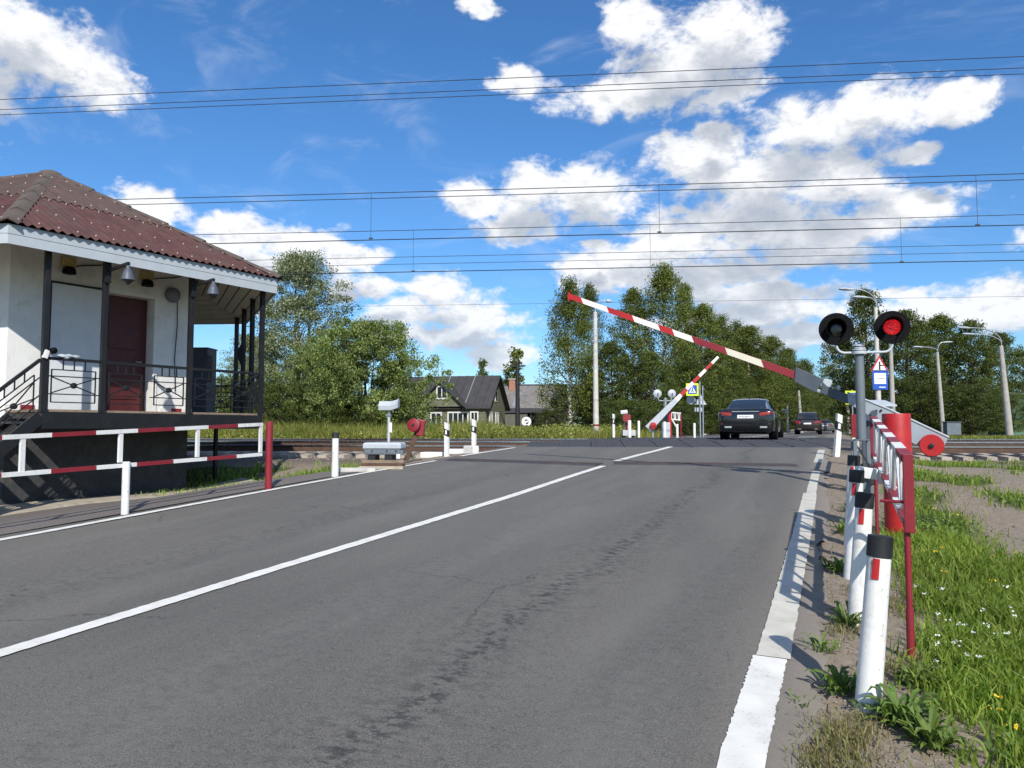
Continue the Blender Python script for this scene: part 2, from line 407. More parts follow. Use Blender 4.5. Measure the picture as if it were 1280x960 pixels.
gx = axis([(-900, -120, 60), (-120, -40, 8), (-40, -16, 1.0), (-16, 8, .25), (8, 30, 1.0), (30, 120, 8), (120, 900, 60)])
gy = axis([(-60, -4, 8), (-4, 34, .25), (34, 70, 1.5), (70, 200, 10), (200, 2400, 100)])
GX, GY = np.meshgrid(gx, gy, indexing='ij')
GZ = ground(GX, GY) + (vnoise(GX, GY, .9, 3) - .5) * .05 * sm(.4, 1.4, np.abs(GX + 3.8) - 3.9)
GZ -= .10 * sm(3.92, 3.6, np.abs(GX + 4.05))                       # below the road slab
tt_ = TN[0] * GX + TN[1] * GY
def grid_obj(name, X, Y, Z, mat, attr=None):
    a, b = X.shape; me = bpy.data.meshes.new(name)
    co = np.stack([X, Y, Z], -1).reshape(-1, 3)
    I = np.arange(a * b).reshape(a, b)
    f = np.stack([I[:-1, :-1], I[1:, :-1], I[1:, 1:], I[:-1, 1:]], -1).reshape(-1, 4)
    me.vertices.add(len(co)); me.vertices.foreach_set('co', co.ravel())
    me.loops.add(f.size); me.loops.foreach_set('vertex_index', f.ravel().astype(np.int32))
    me.polygons.add(len(f)); me.polygons.foreach_set('loop_start', np.arange(0, f.size, 4, dtype=np.int32))
    me.update(calc_edges=True); me.validate()
    for k, v in (attr or {}).items():
        at_ = me.attributes.new(k, 'FLOAT', 'POINT'); at_.data.foreach_set('value', v.ravel().astype(np.float32))
    me.materials.append(MAT[mat] if isinstance(mat, str) else mat); me.shade_smooth()
    o = bpy.data.objects.new(name, me); COL.objects.link(o); return o
def ground_mat():
    m = bpy.data.materials.new('soil_and_turf'); m.use_nodes = True; T = NT(m.node_tree); b = T.n['Principled BSDF']
    geo = T.node('ShaderNodeNewGeometry'); pos = geo.outputs['Position']
    a = T.node('ShaderNodeAttribute', attribute_name='turf'); a2 = T.node('ShaderNodeAttribute', attribute_name='bed')
    n1 = T.noise(pos, 1.3, 8, .65); n2 = T.noise(pos, 14, 6, .65); n3 = T.noise(pos, 75, 4, .6)
    soil = T.mix(T.lin(n2, .3, .7), c4((.185, .148, .112)), c4((.31, .258, .20)))
    soil = T.mix(T.ss(n1, .45, .7, 0, .5), soil, c4((.26, .205, .155)))
    soil = T.mix(T.ss(n3, .58, .72, 0, .6), soil, c4((.40, .37, .33)))
    grs = T.mix(T.lin(n2, .3, .7), c4((.045, .065, .018)), c4((.085, .11, .03)))
    grs = T.mix(T.ss(n1, .5, .7, 0, .6), grs, c4((.13, .13, .045)))
    bed = T.mix(T.lin(n2, .35, .65), c4((.10, .08, .062)), c4((.19, .155, .125)))
    c = T.mix(T.ss(T.m('ADD', a.outputs['Fac'], T.m('MULTIPLY', T.m('SUBTRACT', n2, .5), .5)), .3, .75), soil, grs)
    c = T.mix(a2.outputs['Fac'], c, bed)
    T.l.new(c, b.inputs['Base Color']); b.inputs['Roughness'].default_value = .95; b.inputs['Specular IOR Level'].default_value = .2
    bn = T.node('ShaderNodeBump'); bn.inputs['Distance'].default_value = .02; bn.inputs['Strength'].default_value = .9
    T.l.new(T.m('ADD', n2, T.m('MULTIPLY', n3, .45)), bn.inputs['Height']); T.l.new(bn.outputs[0], b.inputs['Normal'])
    MAT['soil'] = m
ground_mat()
bed_ = sm(17.2, 18.8, tt_) * sm(30.4, 29.6, tt_)
g_o = grid_obj('ground', GX, GY, GZ, 'soil', {'turf': turf(GX, GY), 'bed': bed_}); tag(g_o, 'bare soil and rough grass verge round the crossing', kind='structure')

# ------------------------------------------------------------------ road and pavement
def asphalt(name, light, streak):
    m = bpy.data.materials.new(name); m.use_nodes = True; T = NT(m.node_tree); b = T.n['Principled BSDF']
    geo = T.node('ShaderNodeNewGeometry'); pos = geo.outputs['Position']
    sx = T.node('ShaderNodeSeparateXYZ'); T.l.new(pos, sx.inputs[0]); X = sx.outputs[0]
    lng = T.vm('MULTIPLY', pos, (1, .14, 1))
    n0 = T.noise(pos, .35, 4, .6); n1 = T.noise(lng, 2.2, 6, .62); n2 = T.noise(pos, 26, 5, .6); n3 = T.noise(pos, 130, 3, .6); n4 = T.noise(pos, 330, 2, .5)
    base = T.mix(T.lin(n1, .3, .7), c4(tuple(q * .86 for q in light)), c4(tuple(q * 1.12 for q in light)))
    base = T.mix(T.ss(n0, .45, .7, 0, .35), base, c4(tuple(q * 1.22 for q in light)))
    base = T.mix(T.ss(n3, .54, .66, 0, .55), base, c4((.235, .225, .205)))
    base = T.mix(T.ss(n3, .47, .35, 0, .65), base, c4((.028, .028, .028)))
    base = T.mix(T.ss(n2, .42, .28, 0, .5), base, c4((.04, .04, .039)))
    base = T.mix(T.ss(n4, .62, .74, 0, .5), base, c4((.26, .255, .24)))
    if streak:
        wob = T.m('MULTIPLY_ADD', T.noise(T.vm('MULTIPLY', pos, (0, .35, 0)), 1.0, 3, .5), 1.0, X)   # X + wobble
        for x0, w, amt in ((-1.85, .16, .66), (-1.9, .75, .28), (-5.4, .7, .26), (-3.0, .55, .22), (-.9, .45, .18), (-6.6, .4, .2)):
            d = T.m('ABSOLUTE', T.m('SUBTRACT', wob, x0 + .5))
            k = T.m('MULTIPLY', T.ss(d, w, w * .15, 0, amt), T.ss(T.noise(T.vm('MULTIPLY', pos, (1, 1.5, 1)), 11, 6, .72), .46, .60))
            base = T.mix(k, base, c4((.026, .026, .026)))
        for x0, w, amt in ((-1.05, .42, .30), (-2.95, .42, .30), (-5.0, .42, .26), (-6.75, .42, .26)):
            d = T.m('ABSOLUTE', T.m('SUBTRACT', wob, x0 + .5)); base = T.mix(T.m('MULTIPLY', T.ss(d, w, w * .2, 0, amt), T.lin(n1, .3, .65)), base, c4((.175, .168, .153)))
        edge = T.m('MULTIPLY', T.ss(T.m('ADD', X, T.m('MULTIPLY', n2, .25)), -.55, .05, 0, .85), 1.0)
        base = T.mix(edge, base, c4((.235, .205, .17)))
        v = T.node('ShaderNodeTexVoronoi', feature='DISTANCE_TO_EDGE'); v.inputs['Scale'].default_value = .42
        T.l.new(T.vm('ADD', pos, T.vm('MULTIPLY', T.noise(pos, 1.5, 4, .6, out=1), (.9, .9, 0))), v.inputs['Vector'])
        ck = T.m('MULTIPLY', T.ss(v.outputs['Distance'], .006, .001, 0, .45), T.ss(T.noise(pos, .5, 2, .5), .50, .62))
        base = T.mix(ck, base, c4((.012, .012, .012)))
    T.l.new(base, b.inputs['Base Color']); b.inputs['Specular IOR Level'].default_value = .35
    T.l.new(T.lin(n1, .3, .7, .68, .86), b.inputs['Roughness'])
    bn = T.node('ShaderNodeBump'); bn.inputs['Distance'].default_value = .006; bn.inputs['Strength'].default_value = .75
    T.l.new(T.m('ADD', T.m('MULTIPLY', n3, .9), T.m('MULTIPLY', n2, .6)), bn.inputs['Height']); T.l.new(bn.outputs[0], b.inputs['Normal'])
    MAT[name] = m
asphalt('asphalt', (.130, .1225, .108), True); asphalt('asphalt_pave', (.155, .132, .118), False); asphalt('asphalt_patch', (.045, .046, .05), False)
ry = axis([(-12, 0, .25), (0, 9, .06), (9, 34, .25), (34, 90, 2), (90, 1200, 50)])
rx = np.array([-7.98, -7.9] + list(np.linspace(-7.6, -.3, 24)) + [-.22, -.13, -.07])
RX, RY = np.meshgrid(rx, ry, indexing='ij'); jag = (vnoise(RY, RY * 0, 2.2, 5) - .5) * .30
RX = RX + np.where(RX > -.25, jag * (RX + .3) * 6, 0); RZ = road_z(RX, RY) + .012 + (vnoise(RX, RY, .5, 2) - .5) * .012
RZ = np.where((RX > -.1) | (RX < -7.95), RZ - .03, RZ); _t = TN[0] * RX + TN[1] * RY
RZ = RZ - .05 * (((_t > 20.05) & (_t < 23.15)) | ((_t > 25.05) & (_t < 28.15)))
tag(grid_obj('road', RX, RY, RZ, 'asphalt'), 'grey asphalt two lane road over the crossing', kind='structure')
# pavement between the edge line and the guard house, with a raised concrete apron
py = axis([(-10, 12.6, .25)]); px = np.linspace(-12.6, -7.93, 16)
PX, PY = np.meshgrid(px, py, indexing='ij'); tap = sm(9.0, 12.6, PY); PX = np.where(PX < -9.6, PX + tap * (-9.6 - PX), PX)
tag(grid_obj('pavement', PX, PY, ground(PX, PY) + .016, 'asphalt_pave'), 'worn brownish asphalt pavement beside the guard house', kind='structure')
# side road joining beyond the railway, and its kerb
def strip(name, pts, w, mat, dz, n=40):
    pts = [Vector((p[0], p[1])) for p in pts]; A = []
    for i in range(n + 1):
        s_ = i / n * (len(pts) - 1); k = min(int(s_), len(pts) - 2); p = pts[k].lerp(pts[k + 1], s_ - k); d = (pts[k + 1] - pts[k]).normalized(); q = Vector((-d.y, d.x))
        A.append([(p + q * w * e) for e in (-.5, -.17, .17, .5)])
    X = np.array([[p.x for p in r] for r in A]); Y = np.array([[p.y for p in r] for r in A])
    return grid_obj(name, X, Y, ground(X, Y) + dz, mat)
a_, b_ = at(905, 46), at(560, 44)
tag(strip('side_road', [(a_.x + 5, a_.y), (a_.x - 4, a_.y + .4), (b_.x - 60, b_.y + 4)], 5.0, 'asphalt_patch', .012), 'grey side road joining beyond the railway', kind='structure')
a_, b_ = at(1120, 47), at(1290, 44)
tag(strip('side_lane', [(a_.x - 2, a_.y), (b_.x + 60, b_.y - 4)], 2.6, 'asphalt_pave', .03), 'lane running right beyond the railway', kind='structure')
# painted markings
def paint_mat():
    m = bpy.data.materials.new('road_paint'); m.use_nodes = True; T = NT(m.node_tree); b = T.n['Principled BSDF']
    geo = T.node('ShaderNodeNewGeometry'); pos = geo.outputs['Position']
    n = T.noise(pos, 60, 5, .7); n1 = T.noise(pos, 5, 4, .6)
    c = T.mix(T.lin(n1, .3, .7), c4((.60, .59, .54)), c4((.74, .73, .69)))
    c = T.mix(T.ss(T.m('MULTIPLY_ADD', n1, .6, n), .70, .50, 0, .7), c, c4((.16, .155, .145)))
    T.l.new(c, b.inputs['Base Color']); b.inputs['Roughness'].default_value = .75; MAT['road_paint'] = m
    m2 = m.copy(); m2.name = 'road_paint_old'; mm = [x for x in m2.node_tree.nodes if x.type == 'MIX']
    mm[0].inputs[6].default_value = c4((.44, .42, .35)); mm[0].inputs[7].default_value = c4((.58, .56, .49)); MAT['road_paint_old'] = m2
paint_mat()
def marking(pts, w, mat='road_paint', n=40, label='', endw=None):
    P_ = np.array(pts, float); s_ = np.linspace(0, len(P_) - 1, n + 1); k = np.minimum(s_.astype(int), len(P_) - 2); f = (s_ - k)[:, None]
    c = P_[k] * (1 - f) + P_[k + 1] * f; jl = (RNG.random(n + 1) - .5) * .010; jr = (RNG.random(n + 1) - .5) * .010
    X = np.stack([c[:, 0] - w / 2 + jl, c[:, 0], c[:, 0] + w / 2 + jr], 1); Y = np.stack([c[:, 1]] * 3, 1)
    o = grid_obj('road_marking', X, Y, road_z(X, Y) + .0205, mat); o.data.shade_flat(); return tag(o, label, kind='structure')
marking([(-4.40, -6), (-4.36, 2.5), (-4.29, 4.7), (-4.12, 9.4), (-4.09, 13.8)], .13, n=220, label='solid white centre line up to the barrier plates')
marking([(-4.14, 14.9), (-4.0, 18.0), (-3.98, 19.7)], .15, n=24, label='short white centre line before the rails')
marking([(-7.64, -6), (-7.66, 5), (-7.70, 9), (-7.68, 13.6)], .11, n=220, label='white edge line on the pavement side')
marking([(-7.72, 14.8), (-7.72, 17.9)], .12, n=20, label='white edge line between barrier plates and rails on the far side')
marking([(-.37, -3), (-.365, 3.2), (-.35, 4.35)], .175, n=130, label='bright freshly painted edge line in the right foreground')
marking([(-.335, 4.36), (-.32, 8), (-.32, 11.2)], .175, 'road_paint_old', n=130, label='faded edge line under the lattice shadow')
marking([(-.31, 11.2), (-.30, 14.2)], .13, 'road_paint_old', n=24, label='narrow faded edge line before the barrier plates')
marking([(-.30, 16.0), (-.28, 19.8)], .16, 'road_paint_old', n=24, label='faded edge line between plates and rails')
marking([(-4.05, 31), (-4.05, 34)], .13, n=12, label='white dash beyond the railway'); marking([(-4.05, 38), (-4.05, 90)], .12, n=30, label='white centre line on the far road')
for y0 in (33, 37.5, 42): marking([(-1.2 - (y0 - 33) * .02, y0), (-1.2, y0 + 1.2)], .8, n=6, label='worn white crossing bar beyond the railway at %d metres' % y0)
# ------------------------------------------------------------------ railway
SL_TOP = .80
mk('sleeper_shadow', (.2, .2, .2))
def track(t0, cant, label, r0, r1, first):
    z0 = 1.03 if first else 1.075
    c = tr(t0, 0); root = thing('railway_track', label, 'railway track', (c[0], c[1], 0), SK, 'railway tracks')
    if not first: root['label'] = label
    up = lambda y: cant * (y + .76) / 1.52                     # superelevation
    for yy in (-.76, .76):
        zt = z0 + up(yy)
        prof = [(-.075, -.18), (.075, -.18), (.075, -.165), (.012, -.145), (.012, -.05), (.036, -.035), (.036, -.003), (.028, 0), (-.028, 0), (-.036, -.003), (-.036, -.035), (-.012, -.05), (-.012, -.145), (-.075, -.165)]
        rr = np.linspace(r0, r1, 30)
        m = MB(); m.loft([[(x, yy + p[0], zt + p[1]) for p in prof] for x in rr], mi=lambda i, k: 1 if k in (5, 6, 7, 8, 9) else 0)
        m.build('rail', ['rail_side', 'rail_top'], root, fix=True)
    sl = MB()
    ring = lambda y, w, h: [(-w / 2 - .03, y, h - .2), (w / 2 + .03, y, h - .2), (w / 2, y, h), (-w / 2, y, h)]
    sl.loft([ring(y, .25, up(y) + h) for y, h in ((-1.35, .0), (-.55, .0), (-.3, -.035), (.3, -.035), (.55, .0), (1.35, .0))])
    proto = None
    x = r0 + .3; n = 0
    lo, hi = (-9.3, 1.4)
    while x < r1:
        wx = c[0] + RD[0] * x
        if not (lo + .4 < wx < hi - .6):
            if proto is None: proto = sl.build('sleeper', 'sleeper_conc', root); o = proto
            else: o = proto.copy(); COL.objects.link(o)
            o.location = (x, random.uniform(-.03, .03), z0 - .235 + random.uniform(-.008, .008)); o.rotation_euler.z = random.uniform(-.02, .02); n += 1
            for yy in (-.76, .76):
                pass
        x += .56
    return root
track(21.6, .09, 'nearer railway track on concrete sleepers with canted rusty rails', -17, 24, True)
track(26.6, .06, 'farther railway track beyond the first pair of rails', -22, 32, False)
# rubber crossing deck between and beside the rails: panels
def deck(t0, cant, z0, label):
    c = tr(t0, 0); root = thing('crossing_deck', label, 'crossing deck', (c[0], c[1], 0), SK, 'rubber panels at the rails')
    up = lambda y: cant * (y + .76) / 1.52
    for (ya, yb) in ((-1.45, -.82), (-.68, -.02), (.02, .68), (.82, 1.45)):
        m = MB(); dz0, dz1 = up(ya), up(yb)
        xs = np.linspace(0, .88, 12); pr = []
        for i, x in enumerate(xs):
            e = .010 if i % 2 else 0.0
            pr.append([(x, ya, dz0 - .12), (x, yb, dz1 - .12), (x, yb, dz1 - e), (x, ya, dz0 - e)])
        m.loft(pr); proto = None; x = -3.2
        for k in range(14):
            px = c[0] + RD[0] * x + TN[0] * (ya + yb) / 2
            if -8.4 < px < .1:
                if proto is None: proto = m.build('rubber_panel', 'rubber', root); o = proto
                else: o = proto.copy(); COL.objects.link(o)
                o.location = (x, 0, z0 + .018 + random.uniform(-.006, .006))
            x += .90
deck(21.6, .09, 1.03, 'ribbed black rubber panels between the nearer rails'); deck(26.6, .06, 1.075, 'ribbed black rubber panels between the farther rails')
# loose ballast stones
def stones(name, n, fx, size, mat, label):
    base = np.array([(1, 0, 0), (-1, 0, 0), (0, 1, 0), (0, -1, 0), (0, 0, 1), (0, 0, -1)], float)
    bf = np.array([(0, 2, 4), (2, 1, 4), (1, 3, 4), (3, 0, 4), (2, 0, 5), (1, 2, 5), (3, 1, 5), (0, 3, 5)])
    p = fx(n); n = len(p); s_ = RNG.uniform(*size, n)
    th = RNG.random(n) * 6.28; V = base[None] * RNG.uniform(.6, 1.2, (n, 6, 1)) * s_[:, None, None] * np.array([1, .8, .6])
    X = V[..., 0] * np.cos(th)[:, None] - V[..., 1] * np.sin(th)[:, None]; Y = V[..., 0] * np.sin(th)[:, None] + V[..., 1] * np.cos(th)[:, None]
    co = np.stack([X + p[:, 0, None], Y + p[:, 1, None], V[..., 2] + p[:, 2, None]], -1).reshape(-1, 3)
    f = (bf[None] + (np.arange(n) * 6)[:, None, None]).reshape(-1, 3)
    return tag(soup(name, co, f, mat), label, kind='stuff')
def soup(name, co, f, mat, parent=None, smooth=False):
    me = bpy.data.meshes.new(name); k = f.shape[1]
    me.vertices.add(len(co)); me.vertices.foreach_set('co', np.ascontiguousarray(co, dtype=np.float32).ravel())
    me.loops.add(f.size); me.loops.foreach_set('vertex_index', np.ascontiguousarray(f, dtype=np.int32).ravel())
    me.polygons.add(len(f)); me.polygons.foreach_set('loop_start', np.arange(0, f.size, k, dtype=np.int32))
    me.update(calc_edges=True); me.materials.append(MAT[mat] if isinstance(mat, str) else mat)
    if smooth: me.shade_smooth()
    o = bpy.data.objects.new(name, me); COL.objects.link(o)
    if parent is not None: o.parent = parent
    return o
def ballast_pts(n):
    t = RNG.uniform(18.9, 30.2, n); r = RNG.uniform(-16, 26, n)
    x = TN[0] * t + RD[0] * r; y = TN[1] * t + RD[1] * r
    k = (x < -8.9) | (x > 1.0); x, y, t = x[k], y[k], t[k]
    z = ground(x, y) + .01 + .05 * np.maximum(0, 1 - np.abs(np.abs(t - 24.1) - 2.5) / 1.2)
    return np.stack([x, y, z], -1)
stones('ballast_gravel', 14000, ballast_pts, (.02, .05), 'stone', 'grey brown ballast stones between the sleepers')
def verge_pts(n):
    x = np.where(RNG.random(n) < .5, RNG.uniform(-.22, .8, n), RNG.uniform(.05, 5.5, n)); y = RNG.uniform(2.0, 19, n); k = RNG.random(n) < (1.0 - .85 * turf(x, y)) * np.clip(6 / y, .2, 1)
    x, y = x[k], y[k]; return np.stack([x, y, ground(x, y) + .004], -1)
stones('verge_gravel', 15000, verge_pts, (.002, .011), 'stone', 'small pale pebbles on the bare verge')
# vehicle barrier plates let into the road before the rails
for label, a, b in (('dark steel barrier plate set across the left lane', (-7.55, 13.75), (-4.25, 13.85)), ('dark steel barrier plate set across the right lane', (-4.02, 14.25), (-.62, 15.05))):
    m = MB(); n = 12; va = []; a, b = Vector(a), Vector(b); d = (b - a).normalized(); q = Vector((-d.y, d.x))
    root = thing('barrier_plate', label, 'road plate', (a.x, a.y, rz(a.x, a.y)), 0, 'steel plates across the road')
    rings = []
    for i in range(n + 1):
        p = a.lerp(b, i / n); r_ = []
        for e, h in ((0, -.02), (0, .016), (.05, .024), (.50, .026), (.56, .014), (.56, -.02)):
            w = p + q * e; r_.append((w.x - a.x, w.y - a.y, rz(w.x, w.y) + h - rz(a.x, a.y)))
        rings.append(r_)
    m.loft(rings); m.build('plate', 'steel_plate', root)
    for e in (.16, .33):
        m = MB(); m.loft([[(w.x - a.x, w.y - a.y, rz(w.x, w.y) + h - rz(a.x, a.y)) for w, h in ((a.lerp(b, i / n) + q * (e + de), hh) for de, hh in ((0, .02), (.0, .032), (.03, .032), (.03, .02)))] for i in range(n + 1)]); m.build('rib', 'rail_side', root)

# ------------------------------------------------------------------ guard house
HA = Vector((.55 * RT[0] + .835 * FW[0], .55 * RT[1] + .835 * FW[1])); HROT = math.atan2(HA.y, HA.x)
HO = P(52, 536, 12.0)
def hl(a, b, z=0.0):                                # house local -> world
    c, s_ = math.cos(HROT), math.sin(HROT); return Vector((HO.x + c * a - s_ * b, HO.y + s_ * a + c * b, z))
def to_h(p):
    c, s_ = math.cos(HROT), math.sin(HROT); dx, dy = p.x - HO.x, p.y - HO.y; return (c * dx + s_ * dy, -s_ * dx + c * dy)
mk('house_white', (.72, .72, .69), .8, .07, 2.5, bump=.004, bscale=70, dirt=(.46, .44, .38), damt=.45, dscale=2.6, chips=(.5, .48, .43))
mk('panel_white', (.60, .63, .64), .6, .05, 3, dirt=(.45, .46, .45), damt=.35, dscale=5)
mk('apron', (.34, .30, .235), .9, .2, 5, bump=.01, bscale=30, dirt=(.2, .17, .13), damt=.6)
mk('house_black', (.035, .036, .037), .75, .25, 4, bump=.012, bscale=22, dirt=(.085, .08, .072), damt=.6, dscale=3)
mk('roof_red', (.078, .031, .026), .75, .3, 3.0, dirt=(.075, .050, .040), damt=.95, dscale=1.3, bump=.002)
mk('roof_brown', (.082, .050, .041), .8, .22, 3.0, dirt=(.06, .05, .043), damt=.7, dscale=2.0, bump=.002)
mk('cap_brown', (.095, .072, .058), .85, .2, 4.0, dirt=(.07, .06, .05), damt=.6, bump=.003)
mk('fascia_grey', (.40, .44, .47), .55, .06, 4, dirt=(.36, .38, .40), damt=.4)
mk('soffit_cream', (.46, .43, .33), .7, .1, 4, dirt=(.30, .27, .20), damt=.4)
mk('door_red', (.075, .010, .010), .5, .2, 7, dirt=(.07, .015, .015), damt=.5)
mk('flood_yellow', (.42, .33, .12), .6, .1, 6, dirt=(.2, .16, .08), damt=.4)
AP = 1.31 + 2.858; HC = (1.85, AP); RW = 3.3; RD_ = RW + 1.51; RE = RW + 1.51 + .30
DZ = 1.82; SOF = 4.42; EAVE = 4.70; APEX = 7.12; SRISE = .48; WTOP = 4.42 + 1.53 * .48
gh = thing('guard_house', 'white crossing keeper hut with hexagonal red roof and black railed deck', 'guard house', (HO.x, HO.y, 0), HROT)
def hexv(R, k):                                    # k=0: left end of the front facet, k=1: right end, then onward
    an = math.radians(-120 + 60 * k); return Vector((HC[0] + R * math.cos(an), HC[1] + R * math.sin(an)))
# base and walls
m = MB(); _bv = [hexv(RW - .06, k) for k in range(6)]; _bv[0].x = .02; m.prism(_bv, -.5, DZ - .14); m.build('base_wall', 'house_black', gh)
m = MB(); WV = [hexv(RW, k) for k in range(6)]; WV[0].x = -.02
for k in range(1, 6):
    p, q = WV[k], WV[(k + 1) % 6]; m.add([(p.x, p.y, DZ - .14), (q.x, q.y, DZ - .14), (q.x, q.y, WTOP), (p.x, p.y, WTOP)], [(0, 1, 2, 3)])
w0, w1 = WV[0], WV[1]; bw = w0.y; d0, d1, dt = 1.66, 2.62, 4.14; rc = .30
def fq(a0, a1, z0, z1, b=None): b = bw if b is None else b; m.add([(a0, b, z0), (a1, b, z0), (a1, b, z1), (a0, b, z1)], [(0, 1, 2, 3)])
fq(w0.x, d0, DZ - .14, WTOP); fq(d1, w1.x, DZ - .14, WTOP); fq(d0, d1, dt, WTOP)
for aa in (d0, d1): m.add([(aa, bw, DZ - .14), (aa, bw + rc, DZ - .14), (aa, bw + rc, dt), (aa, bw, dt)], [(0, 1, 2, 3)])
m.add([(d0, bw, dt), (d1, bw, dt), (d1, bw + rc, dt), (d0, bw + rc, dt)], [(0, 1, 2, 3)]); m.add([(d0, bw, DZ - .14), (d1, bw, DZ - .14), (d1, bw + rc, DZ - .14), (d0, bw + rc, DZ - .14)], [(0, 1, 2, 3)])
m.build('wall', 'house_white', gh, fix=True)
dr = MB().box(((d0 + d1) / 2, bw + rc - .03, (DZ + dt) / 2), (d1 - d0 - .01, .05, dt - DZ - .02)).build('door', 'door_red', gh, bev=.004); tag(dr, 'dark red door set back in a white reveal')
for zc in (2.45, 3.45):
    MB().box(((d0 + d1) / 2, bw + rc - .062, zc), (.62, .02, .72)).build('door_panel', 'door_red', dr, bev=.008)
MB().sweep([(d1 - .12, bw + rc - .06, 2.85), (d1 - .12, bw + rc - .11, 2.85), (d1 - .24, bw + rc - .11, 2.85)], .012).build('handle', 'galvanised', dr)
for nm, c_, s_ in (('door_frame', (d1 + .045, bw - .012, (DZ + dt) / 2 + .04), (.09, .024, dt - DZ + .08)), ('door_frame', ((d0 + d1) / 2 - .005, bw - .012, dt + .04), (d1 - d0 - .012, .024, .08))):
    MB().box(c_, s_).build(nm, 'house_white', gh, bev=.004)
wp = MB().box((1.11, bw - .035, 3.0), (.94, .07, 2.30)).build('wall_panel', 'panel_white', gh, bev=.004); tag(wp, 'large pale board panel left of the door')
MB().box((1.11, bw - .05, 4.17), (1.0, .09, .03)).build('top_trim', 'iron_black', wp); MB().box((.625, bw - .04, 3.0), (.025, .075, 2.3)).build('side_trim', 'iron_black', wp)
m = MB(); xs = np.arange(w0.x, w1.x, .235)
for i, x in enumerate(xs):
    if not (d0 - .2 < x < d1 - .05): m.box((x + .1175, bw - .0125 - .002, DZ + .05), (.235, .025, .10), mi=(i % 2))
m.build('kick_board', ['white_paint', 'red_paint'], gh)
# deck: beams, boards, legs
DF = [hexv(RD_, k) for k in range(6)]; DF0 = Vector((0.0, DF[0].y))
segs = [(DF0, DF[1]), (DF[1], DF[2]), (DF[2], DF[3])]
for p, q in segs:
    d = (q - p).normalized(); n_ = Vector((d.y, -d.x))
    MB().bar((p.x, p.y, DZ - .18), (q.x, q.y, DZ - .18), .07, .28).build('deck_beam', 'iron_black', gh, bev=.006)
    for i in range(7):
        o_ = -.02 - i * .205 - .10
        e = o_ * math.tan(math.radians(30)); a0 = p + n_ * o_ + d * (-e if p is not DF0 else 0); a1 = q + n_ * o_ + d * e
        MB().bar((a0.x, a0.y, DZ - .02), (a1.x, a1.y, DZ - .02), .19, .04).build('deck_board', 'wood_old', gh, bev=.004)
lg = to_h(P(270, 536, 17.0)); MB().box((lg[0], lg[1], .9), (.07, .07, 1.55)).build('deck_leg', 'iron_black', gh)
lg = DF[3]; MB().box((lg.x - .1, lg.y - .1, .9), (.07, .07, 1.6)).build('deck_leg', 'iron_black', gh)
# posts
posts = [Vector((0, 0)), Vector((.95, 0)), Vector((2.60, 0)), DF[1]] ; fy = DF[0].y
posts = [Vector((p.x, fy)) if i < 3 else p for i, p in enumerate(posts)]
sd = (DF[2] - DF[1]).normalized(); posts += [DF[1] + sd * 1.6, DF[1] + sd * 3.2, DF[2], DF[2] + (DF[3] - DF[2]).normalized() * 2.4]
for p in posts: MB().box((p.x, p.y + .0, (DZ + SOF) / 2 + .10), (.085, .085, SOF - DZ + .30)).build('porch_post', 'iron_black', gh, bev=.005)
# railings: frame with crossed bars and a knob at the crossing
def railing(p, q, n, parent, z0=DZ, slope=0.0):
    L = (q - p).length; d = (q - p).normalized()
    def pt(s_, z): w = p + d * s_; return (w.x, w.y, z0 + z - slope * s_)
    MB().bar(pt(.04, .84), pt(L - .04, .84), .055, .05).build('handrail', 'iron_black', parent)
    w = L / n
    for i in range(n):
        m = MB(); a, b = i * w + .12, (i + 1) * w - .12; t = .018
        for s_ in (a, b): m.bar(pt(s_, .12), pt(s_, .66), t, t)
        for z in (.12, .255, .55, .66): m.bar(pt(a if z in (.12, .66) else i * w + .04, z), pt(b if z in (.12, .66) else (i + 1) * w - .04, z), t, t)
        m.bar(pt(a, .27), pt(b, .54), t, t); m.bar(pt(a, .54), pt(b, .27), t, t)
        for k in (.25, .5, .75): m.bar(pt(a + (b - a) * k, .66), pt(a + (b - a) * k, .82), t, t)
        c_ = Vector(pt((a + b) / 2, .405)); m.lathe([(.02, -.03), (.05, -.02), (.05, .02), (.02, .03)], 12, lookM((-d.y, d.x, 0), loc=c_))
        m.build('railing_panel', 'iron_black', parent)
railing(posts[0], posts[1], 1, gh); railing(posts[1], posts[2], 2, gh); railing(posts[2], posts[3], 2, gh)
railing(DF[1], posts[4], 2, gh); railing(posts[4], posts[5], 2, gh); railing(posts[5], DF[2], 2, gh); railing(DF[2], posts[7], 3, gh)
# stair down to the left of the deck
st_l = 1.75; st_dir = Vector((-1, 0)); p0 = Vector((-.02, fy)); p1 = p0 + st_dir * st_l
railing(p0, p0 + st_dir * 1.6, 2, gh, slope=.92)
for yy in (fy, fy + 1.05):
    MB().bar((p0.x, yy, DZ - .12), (p1.x, yy, DZ - .12 - st_l * .95), .05, .2).build('stair_stringer', 'iron_black', gh)
for i in range(7): MB().box((p0.x - .12 - i * .25, fy + .525, DZ - .22 - i * .235), (.25, 1.0, .035)).build('stair_tread', 'steel_plate', gh, bev=.004)
MB().box((p0.x - st_l, fy, .55), (.07, .07, 1.5)).build('newel_post', 'iron_black', gh)
